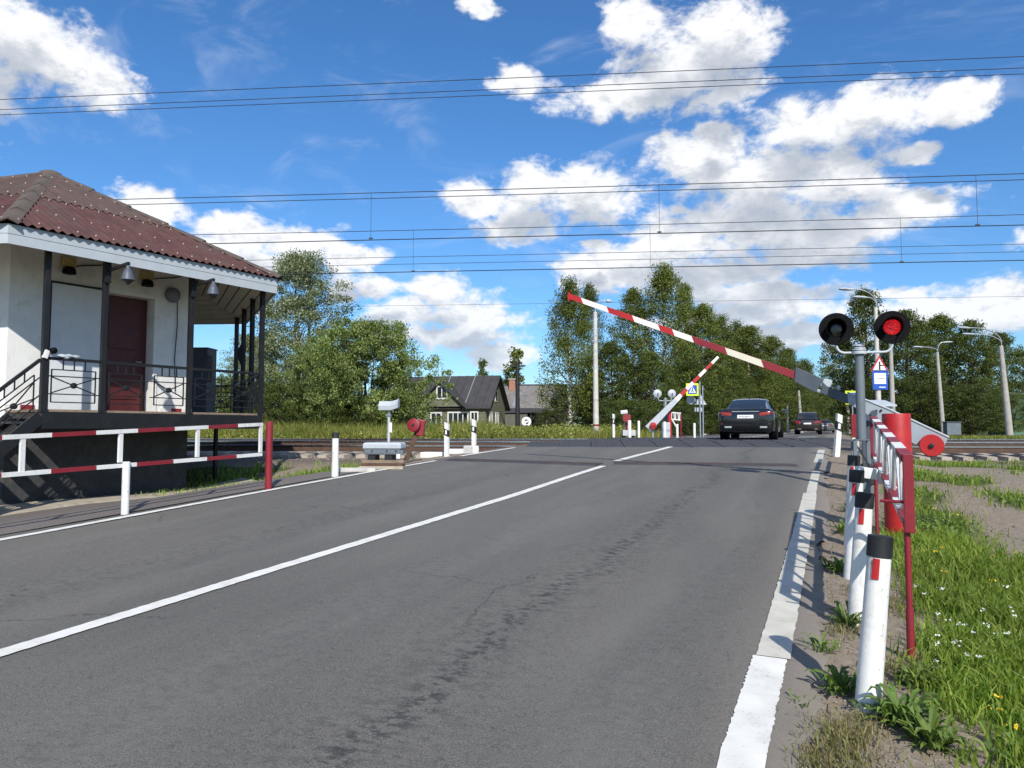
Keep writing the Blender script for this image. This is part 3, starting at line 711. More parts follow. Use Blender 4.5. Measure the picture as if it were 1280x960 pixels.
# soffit boards, fascia, roof
nb = 8; w_in, w_out = (RW) * math.cos(math.pi / 6), (RE - .03) * math.cos(math.pi / 6); stp = (w_out - w_in) / nb
for k in range(6):
    an = math.radians(-90 + 60 * k); nx, ny = math.cos(an), math.sin(an); tx, ty = -ny, nx
    for j in range(nb):
        r0, r1 = w_in + j * stp + .012, w_in + (j + 1) * stp - .012
        h0, h1 = r0 * math.tan(math.pi / 6) - .005, r1 * math.tan(math.pi / 6) - .005
        zz_ = lambda r: SOF - .02 + (w_out - r) * SRISE
        q_ = [(HC[0] + nx * r + tx * h, HC[1] + ny * r + ty * h, zz_(r)) for r, h in ((r0, -h0), (r1, -h1), (r1, h1), (r0, h0))]; m = MB()
        m.add(q_ + [(x_, y_, z_ + .02) for x_, y_, z_ in q_], [(0, 1, 2, 3), (7, 6, 5, 4)] + [(i, 4 + i, 4 + (i + 1) % 4, (i + 1) % 4) for i in range(4)]); m.build('soffit_board', 'soffit_cream', gh)
    for zb, hh, off in ((SOF - .045, .155, 0), (SOF + .115, .15, .006)):
        r0 = RE * math.cos(math.pi / 6) - .02; r1 = r0 + .03 + off; m = MB()
        h0, h1 = r0 * math.tan(math.pi / 6), r1 * math.tan(math.pi / 6)
        m.prism([(HC[0] + nx * r + tx * h, HC[1] + ny * r + ty * h) for r, h in ((r0, -h0), (r1, -h1), (r1, h1), (r0, h0))], zb, zb + hh); m.build('fascia_board', 'fascia_grey', gh)
m = MB(); ve = [hexv(RE - .05, k) for k in range(6)]; m.add([(p.x, p.y, EAVE - .03) for p in ve] + [(HC[0], HC[1], APEX - .08)], [(k, (k + 1) % 6, 6) for k in range(6)])
roof = m.build('roof', 'roof_brown', gh)
RA = (RE + .10) * math.cos(math.pi / 6); SLOPE = (APEX - EAVE) / RA; SLEN = math.hypot(RA, APEX - EAVE); HW = RA * math.tan(math.pi / 6); PER = .15
def sheet(s0, s1, v0, v1, lift):                     # corrugated sheet, clipped at the hips; v is 0 at the eave and 1 at the apex
    xs = np.arange(s0, s1 + 1e-6, PER / 6); vs_, fs = [], []; rows = 5; cols = []
    for x in xs:
        top = min(v1, 1 - abs(x) / HW); 
        if top <= v0 + .002: cols.append(None); continue
        ids = []
        for r in range(rows):
            v = v0 + (top - v0) * r / (rows - 1); rad = RA * (1 - v); z = EAVE + (APEX - EAVE) * v + .022 * math.cos(2 * math.pi * x / PER) + lift
            vs_.append((x, -rad, z)); ids.append(len(vs_) - 1)
        cols.append(ids)
    for a, b in zip(cols, cols[1:]):
        if a and b:
            for r in range(rows - 1): fs.append((a[r], b[r], b[r + 1], a[r + 1]))
    mm = MB(); mm.add(vs_, fs); return mm
protos = []; W_ = PER * 6
for (v0, v1, lift, mat) in ((0.0, .46, .0, 'roof_red'), (.44, 1.0, .018, 'roof_brown')):
    k = -4
    while k < 4:
        s0, s1 = max(k * W_, -HW), min((k + 1) * W_, HW)
        mm = sheet(s0, s1, v0, v1, lift + .004 * (k % 2)) if s1 > s0 + .02 else None
        if mm and mm.f: protos.append(mm.mesh('roof_sheet', mat, smooth=50))
        k += 1
for k in range(6):
    for me in protos:
        o = bpy.data.objects.new('roof_sheet', me); COL.objects.link(o); o.parent = roof; o.location = (HC[0], HC[1], 0); o.rotation_euler.z = math.radians(60 * k)
# nail heads on the sheets, one part
m = MB()
for k in range(6):
    an = math.radians(60 * k); c_, s_ = math.cos(an), math.sin(an)
    for v, lift in ((.03, .03), (.2, .03), (.41, .03), (.475, .05), (.66, .05), (.84, .05)):
        x = -math.floor(HW * (1 - v) / (2 * PER)) * 2 * PER
        while x < HW * (1 - v) - .1:
            r = RA * (1 - v); X, Y = x, -r
            m.lathe([(.011, -.012), (.013, .0), (.006, .009)], 6, Matrix.Translation((HC[0] + c_ * X - s_ * Y, HC[1] + s_ * X + c_ * Y, EAVE + (APEX - EAVE) * v + lift)))
            x += PER * 2
tag(m.build('nail_heads', 'concrete_light', gh, fix=False), kind='stuff')
# hip caps, overlapping pieces
hl_ = math.hypot(RE + .1, APEX - EAVE); m = MB(); pl = 1.0
ringc = lambda s_, w, h: [(s_, -w, -.045 - h), (s_, -w * .5, -.012), (s_, 0, .018 + h), (s_, w * .5, -.012), (s_, w, -.045 - h), (s_, w * .9, -.06 - h), (s_, 0, .0), (s_, -w * .9, -.06 - h)]
m.loft([ringc(0, .15, .010), ringc(pl * .5, .142, 0), ringc(pl, .135, -.010)]); cap_me = m.mesh('hip_cap', 'cap_brown', smooth=40)
for k in range(6):
    an = math.radians(-120 + 60 * k); ti = math.atan2(APEX - EAVE, RE + .1); s_ = 0.0; j = 0
    while s_ < hl_ - .3:
        o = bpy.data.objects.new('hip_cap', cap_me); COL.objects.link(o); o.parent = roof
        f = s_ / hl_; R_ = (RE + .1) * (1 - f)
        o.location = (HC[0] + R_ * math.cos(an), HC[1] + R_ * math.sin(an), EAVE + (APEX - EAVE) * f + .040)
        o.rotation_euler = Matrix.Rotation(an + math.pi, 3, 'Z').to_quaternion().to_matrix().to_euler()
        q_ = Quaternion((0, 0, 1), an + math.pi) @ Quaternion((0, 1, 0), -ti + .012); o.rotation_euler = q_.to_euler()
        s_ += .93; j += 1
m = MB(); m.lathe([(.27, APEX - .12), (.22, APEX - .03), (.12, APEX + .02), (.03, APEX + .04)], 12, Matrix.Translation((HC[0], HC[1], 0))); m.build('apex_cap', 'cap_brown', roof, smooth=40)
# dark inside so that nothing shows through below the roof
MB().prism([hexv(RW - .02, k) for k in range(6)], WTOP - .03, WTOP - .0).build('ceiling', 'soffit_cream', gh)

# things fixed to the hut
def bell_lamp(p, label):
    w = hl(p.x, p.y, 0); root = thing('bell_lamp', label, 'lamp', (w.x, w.y, 4.22), HROT, 'lamps on the porch posts')
    MB().box((0, -.06, .0), (.10, .05, .34)).build('bracket', 'iron_black', root, bev=.004)
    MB().bar((0, -.06, .05), (.06, -.62, .12), .045, .05).build('arm', 'iron_black', root)
    M = Matrix.Translation((.06, -.60, -.20)) @ Matrix.Scale(.85, 4)
    MB().lathe([(.015, .34), (.04, .33), (.045, .27), (.07, .24), (.10, .17), (.125, .07), (.135, .04), (.120, .03), (.09, .14), (.03, .2)][::-1], 20, M).build('shade', 'dark_grey', root, smooth=40)
    MB().lathe([(.02, -.06), (.085, .0), (.115, .032), (.118, .045)], 16, M).build('glass_cover', 'glass', root, smooth=40)
bell_lamp(posts[1], 'bell shaped lamp on the porch post left of the red door'); bell_lamp(posts[2], 'bell shaped lamp on the porch post at the white wall corner')
def wall_flood(u, v, label):
    # on the front wall
    for a in np.arange(-.2, 3.6, .01):
        w = hl(a, bw, 0); f = w.x * FW[0] + w.y * FW[1]; r = w.x * RT[0] + w.y * RT[1]
        if 640 + F_PX * r / f >= u: break
    z = P(u, v, f).z - .14; root = thing('wall_floodlight', label, 'floodlight', (w.x, w.y, z), HROT, 'yellow floodlights under the eave')
    MB().box((0, -.06, .06), (.24, .12, .17)).build('housing', 'flood_yellow', root, bev=.012)
    MB().lathe([(.11, -.16), (.115, -.14), (.10, -.06), (.05, -.03)], 16, Matrix.Translation((0, -.10, 0))).build('lamp_bowl', 'black_plastic', root, smooth=40)
    MB().sweep([(.1, -.03, .0), (.3, -.03, .06), (.6, -.03, .12), (.8, -.05, .2)], .012, 6).build('cable', 'black_plastic', root)
wall_flood(77, 323, 'yellow floodlight under the eave at the left'); wall_flood(176, 340, 'yellow floodlight under the eave right of the door top')
w = hl(2.98, bw - .02, 4.02); root = thing('alarm_bell', 'round grey alarm bell with a cable on the white wall', 'alarm bell', (w.x, w.y, 4.28), HROT)
MB().lathe([(.05, 0), (.16, .02), (.15, .09), (.09, .14), (.03, .15)], 20, lookM((0, -1, 0))).build('gong', 'grey_paint', root, smooth=40)
MB().sweep([(.12, -.02, -.1), (.14, -.01, -.6), (.10, -.01, -1.3), (.13, -.012, -2.0)], .010, 6).build('cable', 'black_plastic', root)
w = to_h(P(252, 536, 19.3)); ww = hl(*w); root = thing('grey_cabinet', 'tall dark grey cabinet standing on the back of the deck', 'cabinet', (ww.x, ww.y, DZ), HROT + .55)
MB().box((0, 0, .88), (.56, .46, 1.76)).build('body', 'dark_grey', root, bev=.01); MB().box((-.12, -.236, 1.25), (.26, .014, .7)).build('door', 'iron_black', root, bev=.004); MB().box((0, 0, 1.775), (.6, .5, .03)).build('lid', 'dark_grey', root)
w = hl(posts[0].x, posts[0].y - .05, 2.66); root = thing('work_lamp', 'small white lamp with black round lens on the stair post', 'lamp', w, HROT); root.scale = (.7, .7, .7)
MB().box((0, 0, .08), (.10, .10, .2), Matrix.Rotation(.3, 3, 'Y')).build('holder', 'white_paint', root, bev=.01); MB().lathe([(.05, 0), (.075, .02), (.075, .1), (.06, .12)], 14, lookM((.5, -.8, .1), loc=(.08, -.06, .16))).build('lens', 'black_plastic', root, smooth=40)
w = hl(.28, posts[0].y, DZ + .875); root = thing('rag', 'pale rag bundle drying on the porch handrail', 'rag', w, HROT); root.scale = (.8, .7, .7)
m = MB()
for i, (x, y, z, s_) in enumerate(((0, 0, .03, .10), (.14, -.01, .04, .09), (.27, 0, .02, .10), (.07, -.03, -.02, .07))):
    m.lathe([(s_ * .3, -s_ * .5), (s_ * .9, -s_ * .25), (s_, .0), (s_ * .7, s_ * .3), (s_ * .2, s_ * .42)], 9, Matrix.Translation((x, y, z)) @ Matrix.Rotation(i * 1.1, 4, 'Z') @ Matrix.Rotation(.3, 4, 'X'))
m.build('cloth', 'light_grey', root, smooth=60)
w = hl(posts[5].x, posts[5].y); root = thing('round_mirror', 'thin round mirror on the far porch post', 'mirror', (w.x, w.y, 3.35), HROT)
m = MB(); m.lathe([(.02, -.01), (.24, -.01), (.25, .0), (.24, .012), (.02, .03)], 24, lookM((.6, -.8, 0), loc=(-.13, -.1, .0))); m.build('disc', 'black_plastic', root, smooth=30); MB().bar((0, 0, 0), (-.12, -.08, 0), .03, .03).build('arm', 'iron_black', root)
# concrete apron along the base of the hut
m = MB(); n = 26; rings = []
for i in range(n + 1):
    a = -1.2 + i * 6.0 / n; o0 = RW * math.cos(math.pi / 6); wv = (float(vnoise(np.array([a]), np.array([0.3]), 2.0, 3)[0]) - .5) * .25
    b0 = bw - .02; b1 = bw - .75 - wv; r_ = []
    for b, h in ((b0, -.1), (b0, .10), (b1 + .08, .05), (b1, .02), (b1 + .03, -.1)):
        p = hl(a, b); r_.append((p.x, p.y, gz(p.x, p.y) + h + wv * .08))
    rings.append(r_)
m.loft(rings); tag(m.build('concrete_apron', 'apron', None, smooth=30), 'broken beige concrete apron along the hut base', kind='structure')
# ------------------------------------------------------------------ helpers to read places off the photo
def on_x(u, X):                                     # ground point under column u on the line x = X
    k = (u - 640) / F_PX; Y = X * (k * FW[0] - RT[0]) / (RT[1] - k * FW[1]); return Vector((X, Y, gz(X, Y)))
def dep(p): return p.x * FW[0] + p.y * FW[1]
def z_at(v, Z): return CAM[2] + ray(640, v)[1] * Z
def on_line(u, a, b):                               # where column u meets the vertical plane through a and b
    k = (u - 640) / F_PX; d = b - a
    f = lambda p: (p.x * RT[0] + p.y * RT[1]) - k * (p.x * FW[0] + p.y * FW[1])
    t = f(a) / (f(a) - f(b)); return Vector((a.x + d.x * t, a.y + d.y * t, 0))

# ------------------------------------------------------------------ left: red and white railing before the hut
pw, pr_ = on_x(160, -7.93), on_x(332, -7.88)
root = thing('pedestrian_railing', 'low railing of red and white striped bars before the hut', 'railing', pr_)
def lp(u, v): q = on_line(u, pw, pr_); return Vector((q.x - pr_.x, q.y - pr_.y, z_at(v, dep(q)) - pr_.z))
u_far = -170
for v0, v1 in ((547, 530.5), (594.5, 568)):
    q0 = on_line(0, pw, pr_); q1 = on_line(327, pw, pr_)
    us = [-120, -60, 3, 65, 120, 172, 218, 260, 297, 328] if v0 < 560 else [-118, -58, 4, 65.5, 122, 172, 217.5, 259, 296, 328]
    A, B = lp(0, v0), lp(327, v1); pts = []
    for u in us:
        q = on_line(u, pw, pr_); s_ = ((q.x - pr_.x) - A.x) / (B.x - A.x) if abs(B.x - A.x) > abs(B.y - A.y) else ((q.y - pr_.y) - A.y) / (B.y - A.y)
        pts.append(A.lerp(B, s_))
    m = MB(); rings = []; ids = []
    d = (B - A).normalized(); x = Vector((d.y, -d.x, 0)).normalized()
    for p in pts: rings.append([p + x * a + Vector((0, 0, b)) for a, b in ((-.02, -.024), (.02, -.024), (.02, .024), (-.02, .024))])
    m.loft(rings, mi=lambda i, k: i % 2 if v0 < 560 else i % 2); m.build('rail', ['white_paint', 'red_paint'], root)
for u, va, vb in ((30, 546, 592), (152, 540, 580), (248, 535, 573), (326.5, 531, 567)):
    a, b = lp(u, va), lp(u, vb); MB().bar(a + Vector((0, 0, -.02)), b + Vector((0, 0, .02)), .05, .032, up=(1, 0, 0)).build('upright', 'white_paint', root)
h = z_at(577, dep(pw)) - pw.z; d_ = Vector((.03, -.02, 0))
MB().lathe([(.045, -.1), (.045, h - .01), (.035, h)], 14, Matrix.Translation(pw - pr_ + d_)).build('post', 'white_paint', root, smooth=40)
h = z_at(527, dep(pr_)) - pr_.z
o = MB().lathe([(.052, -.1), (.052, h - .01), (.04, h)], 14, Matrix.Translation((.03, .06, 0))).build('post', 'red_paint', root, smooth=40); tag(o, 'thick plain red end post of the railing')
for u in (-110,):
    q = on_line(u, pw, pr_); zg = gz(q.x, q.y); MB().lathe([(.045, -.1), (.045, .7)], 12, Matrix.Translation((q.x - pr_.x, q.y - pr_.y, zg - pr_.z))).build('post', 'white_paint', root, smooth=40)

def bollard(p, h, lean, label, group, r=.054, red=True, band=.095, face=None):
    root = thing('bollard', label, 'bollard', p, 0, group); M = Matrix.Rotation(lean, 4, 'Y') if abs(lean) > 0 else Matrix.Identity(4)
    if lean: M = Matrix.Rotation(lean, 4, Vector((-RT[1], RT[0], 0)))
    MB().lathe([(r * 1.06, -.12), (r * 1.06, 0), (r, h * .5), (r * .96, h - .006), (r * .85, h)], 20, M, 0).build('shaft', 'white_paint', root, smooth=40)
    MB().lathe([(r * .96 + .001, h - band), (r * .98 + .003, h - band + .002), (r * .98 + .003, h + .003), (r * .8, h + .006)], 20, M).build('black_sleeve', 'black_paint', root, smooth=40)
    if red:
        fa = Vector((-.25, -1, 0)).normalized() if face is None else face; xa = Vector((-fa.y, fa.x, 0)); m = MB(); vs_ = []
        a0 = math.atan2(fa.y, fa.x)
        for z in (h - band - .10, h - band - .004):
            for k in range(5): an = a0 - .28 + .56 * k / 4; vs_.append(M @ Vector(((r + .0035) * math.cos(an), (r + .0035) * math.sin(an), z)))
        m.add(vs_, [(k, k + 1, k + 6, k + 5) for k in range(4)]); m.build('red_reflector', 'bright_red', root, fix=False)
    return root
p = on_x(420, -7.9); bollard(p, z_at(541, dep(p)) - p.z, 0, 'white bollard with black top at the pavement end', 'bollards by the pavement', r=.058, red=False)

# machine box of the barrier plates, with sensor mast and counterweight
c = at(481, 14.8); c.z = gz(c.x, c.y); root = thing('plate_drive', 'low grey machine box on dark feet beside the road plates', 'machine box', c, SK)
zb = z_at(568, 14.8) - c.z; zt = z_at(553, 14.8) - c.z
m = MB(); m.loft([[(-.36 * k, -.20 * k, z), (.36 * k, -.20 * k, z), (.36 * k, .20 * k, z), (-.36 * k, .20 * k, z)] for k, z in ((.96, zb), (1.0, zb + .03), (1.0, zb + (zt - zb) * .52))]); m.build('case', 'grey_paint', root, bev=.012)
m = MB(); m.loft([[(-.385 * k, -.22 * k, z), (.385 * k, -.22 * k, z), (.385 * k, .22 * k, z), (-.385 * k, .22 * k, z)] for k, z in ((1.0, zb + (zt - zb) * .50), (1.0, zb + (zt - zb) * .86), (.93, zt))]); m.build('lid', 'light_grey', root, bev=.015)
for x in (-.22, .12): MB().box((x, 0, zb / 2 - .03), (.15, .34, zb + .05)).build('foot', 'black_paint', root)
MB().box((.37, -.12, zb + .04), (.10, .12, .10)).build('hinge_block', 'grey_paint', root, bev=.01); MB().box((.33, -.19, zb - .03), (.07, .03, .09)).build('tag_plate', 'white_paint', root)
for x in (-.2, .1, .28): MB().lathe([(.02, 0), (.02, .02)], 8, lookM((0, -1, 0), loc=(x, -.2, zb + .08))).build('bolt', 'dark_grey', root)
c2 = at(486, 15.15); zt2 = z_at(513, 15.15); root = thing('sensor_mast', 'thin grey mast with hooded sensor head behind the machine box', 'sensor', c2, YAW)
hh = zt2 - c2.z
MB().lathe([(.045, 0), (.045, .03), (.03, .04), (.03, hh)], 12).build('mast', 'light_grey', root, smooth=40)
m = MB(); m.loft([[(x, -.11, hh + .0 + dz), (x, .11, hh + dz), (x, .13, hh + .16 + dz), (x, -.02, hh + .19 + dz), (x, -.13, hh + .10 + dz)] for x, dz in ((-.20, .0), (.05, .0), (.16, .03), (.2, .06))]); m.build('sensor_hood', 'light_grey', root, bev=.01)
MB().box((.12, -.02, hh + .07), (.1, .18, .11)).build('sensor_window', 'black_plastic', root)
MB().box((.045, -.03, hh - .35), (.05, .02, .2)).build('number_plate', 'white_paint', root); MB().box((.0, 0, hh - .1), (.1, .08, .05)).build('clamp', 'grey_paint', root)
c3 = at(513, 15.3); root = thing('counterweight', 'red disc counterweight on a rusty slanting arm', 'counterweight', c3, YAW)
za, zd = z_at(576, 15.3) - c3.z, z_at(533, 15.3) - c3.z
m = MB(); m.bar((-.09, 0, za), (.13, .06, zd - .12), .05, .09); m.build('arm', 'rust', root); MB().bar((-.03, .08, za + .1), (.1, .1, zd - .16), .04, .06).build('arm', 'wood_old', root)
MB().lathe([(.03, -.01), (.13, -.01), (.138, .01), (.138, .09), (.12, .10)], 22, lookM((-.25, -1, .1), loc=(.09, .02, zd + .02))).build('disc', 'red_paint', root, smooth=40)
MB().lathe([(.015, .10), (.025, .10), (.02, .13)], 10, lookM((-.25, -1, .1), loc=(.09, .02, zd + .02))).build('bolt', 'black_paint', root)
MB().box((.21, .1, zd - .03), (.15, .2, .34), Matrix.Rotation(.15, 3, 'Y')).build('weight_block', 'red_paint', root, bev=.015)
c = at(476, 14.05); root = thing('timber_step', 'stack of old timber beams below the machine box', 'steps', c, SK + .05)
for i, (y, z, mt, w) in enumerate(((.30, .10, 'wood_old', .82), (.12, .05, 'rust', .8), (-.08, .0, 'wood_pale', .84))): MB().box((.02 * i, y, z), (w, .18, .11)).build('beam', mt, root, bev=.008)
c = at(446, 13.6); root = thing('kerb_slab', 'pale concrete slab lying at the pavement end', 'slab', c, SK + .1); MB().box((0, 0, .03), (.75, .28, .08)).build('slab', 'concrete_light', root, bev=.015)
def slab(u, Z, w, d, h, rot, label, mat='white_paint'):
    c = at(u, Z); o = MB().box((0, 0, h / 2 - .02), (w, d, h)).build('painted_block', mat, None, bev=.02); o.location = c; o.rotation_euler.z = rot; tag(o, label, 'block', 'painted blocks by the rails')
slab(543, 17.6, .62, .3, .14, SK, 'white painted block left of the first striped post'); slab(577, 18.3, .8, .25, .13, SK, 'white painted block between the two striped posts'); slab(589, 17.8, .35, .2, .2, SK - .7, 'white block leaning at the second striped post')

def guide_post(p, h, label, lean=0.0, group='striped guide posts', w=.125):
    root = thing('guide_post', label, 'guide post', p, YAW * .55, group); M = Matrix.Rotation(lean, 4, 'Y')
    m = MB(); rings = []
    zs = [-.1, h * .62, h * .80, h * .985]
    sec = lambda z, top=0.0: [M @ Vector((x, y, z + top * (x / w))) for x, y in ((-w / 2, .03), (-w * .32, -.045), (w * .32, -.045), (w / 2, .03))]
    rings = [sec(-.1), sec(h * .60, -.06), sec(h * .80, -.06), sec(h * .985, -.05)]
    m.loft(rings, mi=lambda i, k: 1 if i == 1 else 0); m.build('shaft', ['white_paint', 'black_paint'], root)
    m = MB(); m.add([M @ Vector(q) for q in ((-w * .16, -.0475, h * .655), (w * .16, -.0475, h * .645), (w * .16, -.0475, h * .765), (-w * .16, -.0475, h * .775))], [(0, 1, 2, 3)]); m.build('reflector', 'sign_white', root, fix=False)
    return root
p = G(558, 570.5); guide_post(p, z_at(528, dep(p)) - p.z, 'white guide post with black band nearest the red counterweight')
p = G(592, 565.5); guide_post(p, z_at(524, dep(p)) - p.z, 'white guide post with black band second from the red counterweight')
p = G(1046, 571); guide_post(p, z_at(517, dep(p)) - p.z, 'leaning white guide post beside the right road edge', lean=.09, w=.15)

# ------------------------------------------------------------------ right: bollards, lattice gate, red pipe
BN = ('front white bollard with black top and red reflector on the right verge', 'second white bollard with black top behind the front one', 'third white bollard with black top along the right verge', 'fourth white bollard at the right verge mostly hidden by the others')
for i, (X, Y, h) in enumerate(((.115, 3.88, .80), (.105, 5.24, .825), (.10, 6.45, .845), (.12, 7.75, .85))):
    bollard(Vector((X, Y, gz(X, Y))), h, .105 - .012 * i, BN[i], 'bollards along the right verge')
X0, Y0, Y1 = .372, 4.64, 8.25
g0 = Vector((X0, Y0, gz(X0, Y0))); root = thing('lattice_gate', 'red and white lattice gate standing along the right verge', 'gate', g0)
D0_, D1_ = dep(g0), dep(Vector((X0, Y1, 0)))
zt0, zt1 = z_at(573, D0_) - g0.z, z_at(523, D1_) - g0.z; hb = .36; LY = Y1 - Y0
top = lambda s_: Vector((.0, LY * s_, zt0 + (zt1 - zt0) * s_)); bot = lambda s_: top(s_) - Vector((0, 0, hb))
for f_, nm in ((top, 'top_rail'), (bot, 'bottom_rail')):
    m = MB(); n = 9; m.loft([[f_(i / n) + Vector((a, 0, b)) for a, b in ((-.03, -.018), (.03, -.018), (.03, .018), (-.03, .018))] for i in range(n + 1)], mi=lambda i, k: i % 2); m.build(nm, ['red_paint', 'white_paint'], root)
m = MB().box(top(0) + Vector((0, -.02, -hb / 2 - .01)), (.052, .045, hb + .07)); m.build('end_plate', 'red_paint', root, bev=.004)
MB().box(top(1) + Vector((0, .01, -hb / 2 - .01)), (.066, .04, hb + .06)).build('end_plate', 'red_paint', root, bev=.004)
nz = 9
for i in range(nz):
    a, b = (i + .15) / nz, (i + .85) / nz
    p, q = (bot(a), top(b)) if i % 2 else (top(a), bot(b))
    MB().sweep([p, q], .015, 8).build('lattice_bar', 'white_paint', root, smooth=40)
for i in range(1, nz, 2): MB().sweep([bot(i / nz), top(i / nz)], .014, 8).build('lattice_bar', 'white_paint', root, smooth=40)
MB().sweep([(-.012, -.0, -.1), (-.012, 0, zt0 - hb)], [.017, .017], 10).build('leg', 'red_paint', root, smooth=40); MB().sweep([(-.012, 0, .0), (-.012, 0, .28)], .021, 10).build('leg_sleeve', 'red_paint', root, smooth=40)
MB().sweep([(0, LY * .97, -.02 + (gz(X0, Y1) - g0.z)), (0, LY * .97, zt1 - hb)], .017, 10).build('leg', 'red_paint', root, smooth=40)
MB().sweep([(0, -.02, zt0 - .24), (-.14, .02, zt0 - .24)], .009, 8).build('latch_bar', 'red_paint', root)
# red pipe
p = G(1117, 672); h = z_at(517, dep(p)) - p.z; root = thing('red_pipe', 'thick red painted pipe standing in the grass behind the gate', 'pipe', p + Vector((.06, .05, 0)))
MB().lathe([(.135, -.15), (.134, h * .5), (.132, h - .012), (.128, h), (.120, h), (.118, h - .1)], 40).build('pipe', 'bright_red', root, smooth=40)
MB().lathe([(.133, h * .62), (.1355, h * .62 + .004), (.1355, h * .62 + .012), (.133, h * .62 + .016)], 40).build('weld_seam', 'bright_red', root, smooth=60)
# white box on a thin grey post
p = Vector((.245, 6.95, gz(.245, 6.95))); h = z_at(591, dep(p)) - p.z; root = thing('white_box', 'small white box on a grey stub between bollards and gate', 'box', p)
MB().box((0, 0, h), (.17, .13, .09), Matrix.Rotation(.12, 3, 'Y')).build('box', 'white_paint', root, bev=.008); MB().box((0, 0, h / 2 - .05), (.06, .05, h)).build('stub', 'grey_paint', root)

# ------------------------------------------------------------------ crossing signal with two heads
p = G(1069, 615.5); Zs = dep(p); root = thing('crossing_signal', 'grey crossing signal mast with two black round heads one glowing red', 'traffic signal', p, YAW * .35)
zz = lambda v: z_at(v, Zs) - p.z; sx_ = lambda u: (u - 1070) / F_PX * Zs * 1.0
xm = sx_(1079); zpl = zz(549)
MB().lathe([(.064, zpl), (.064, zpl + .5), (.060, zz(443))], 20, Matrix.Translation((xm, 0, 0))).build('mast', 'grey_paint', root, smooth=40)
MB().box((xm - .0, 0, zpl - .012), (.2, .2, .025)).build('base_plate', 'dark_grey', root, bev=.004)
for x, y in ((-.10, -.09), (-.10, .09), (.10, .09)):
    MB().bar((xm + x, y, zpl - .02), (xm + x * 1.15, y, -.1), .05, .05, up=(0, 1, 0)).build('stand_leg', 'grey_paint', root)
MB().bar((xm - .1, -.1, zpl - .06), (xm + .1, -.09, zpl - .42), .03, .02).build('brace', 'black_paint', root); MB().box((xm + .06, -.02, zpl - .5), (.16, .16, .3)).build('cable_box', 'black_paint', root, bev=.02)
MB().lathe([(.065, 0), (.100, .0), (.100, .03), (.094, .08), (.068, .12), (.03, .14)], 18, Matrix.Translation((xm, 0, zz(443)))).build('vented_cap', 'light_grey', root, smooth=40)
for k in range(3): MB().lathe([(.1005 - k * .006, .045 + k * .03), (.102 - k * .006, .047 + k * .03), (.102 - k * .008, .055 + k * .03)], 18, Matrix.Translation((xm, 0, zz(443)))).build('vent_slot', 'black_plastic', root)
for sgn, u in ((-1, 1053), (1, 1117)):
    xh = sx_(u); zh = zz(411); hb_ = zz(440)
    arc = [(xm + sgn * .07, 0, zz(441))]
    for k in range(7):
        an = k / 6 * math.pi / 2; arc.append((xh - sgn * .11 + sgn * .11 * math.sin(an), 0, zz(441) + .11 * (1 - math.cos(an))))
    arc.append((xh, 0, zh - .2)); MB().sweep(arc, .019, 10).build('bracket_arm', 'light_grey', root, smooth=50)
    hd = MB(); Mh = lookM((-.10, -1, 0), loc=(xh, -.02, zh))
    hd.lathe([(.08, -.14), (.12, -.10), (.15, -.02), (.232, -.012), (.238, .0), (.232, .012), (.17, .014)], 36, Mh)
    ho = hd.build('signal_head', 'black_plastic', root, smooth=40)
    # hood: a tube cut low in front
    m = MB(); n = 28; vs_ = []; fs = []
    for k in range(n + 1):
        an = math.radians(-50 + 280 * k / n); up_ = math.sin(an); ln = .10 + .11 * (up_ * .5 + .5)
        for r_, l_ in ((.135, .012), (.138, ln), (.131, ln), (.128, .012)): vs_.append(Mh @ Vector((r_ * math.cos(an), r_ * up_, l_)))
    for k in range(n):
        for j in range(4): fs.append((k * 4 + j, k * 4 + (j + 1) % 4, k * 4 + 4 + (j + 1) % 4, k * 4 + 4 + j))
    m.add(vs_, fs); m.build('hood', 'black_plastic', ho, smooth=40)
    mm = MB(); mm.lathe([(.112, .010), (.108, .022), (.07, .034), (.01, .038)], 28, Mh)
    lo = mm.build('lens', 'lamp_red' if sgn > 0 else 'lens_black', ho, smooth=60); tag(lo, 'lit red lens' if sgn > 0 else 'dark unlit lens')

# ------------------------------------------------------------------ near barrier
def barrier_px(u, v, Yp):                            # photo pixel on the plane y = Yp
    a, b = ray(u, v); Z = Yp / (a * RT[1] + FW[1]); return P(u, v, Z)
YB = 12.75
bp = barrier_px(1092, 515, YB); bb = Vector((bp.x, YB, gz(bp.x, YB)))
root = thing('barrier', 'raised road barrier with red and white arm and grey counterweight plate', 'barrier', bb)
L_ = lambda u, v, dy=0.0: barrier_px(u, v, YB) - bb + Vector((0, dy, 0))
edges = [(712, 371, 4.0), (728, 376, 4.1), (760, 387, 4.2), (792, 398, 4.3), (824, 409, 4.4), (842, 415.5, 4.5), (866, 423.5, 4.6), (908, 437.5, 4.9), (953, 452.5, 5.3), (994, 469, 5.7)]
rings = []
A_, B_ = L_(712, 370.5), L_(994, 469)
for i, (u, v, hw) in enumerate(edges):
    q = L_(u, v); s_ = (q.x - A_.x) / (B_.x - A_.x); c = A_.lerp(B_, s_); Zc = dep(c + bb); hz = hw * .86 / F_PX * Zc; sl = .022 if 0 < i < len(edges) - 1 else 0.0
    ad = (B_ - A_).normalized() * sl; rings.append([c - ad + Vector((0, -.022, hz)), c + ad + Vector((0, -.022, -hz)), c + ad + Vector((0, .022, -hz)), c - ad + Vector((0, .022, hz))])
cm = [0, 1, 0, 1, 0, 1, 2, 3, 2]; m = MB(); m.loft(rings, mi=lambda i, k: cm[i]); m.build('arm', ['bright_red', 'arm_white', 'red_paint', 'arm_cream'], root, bev=.003)
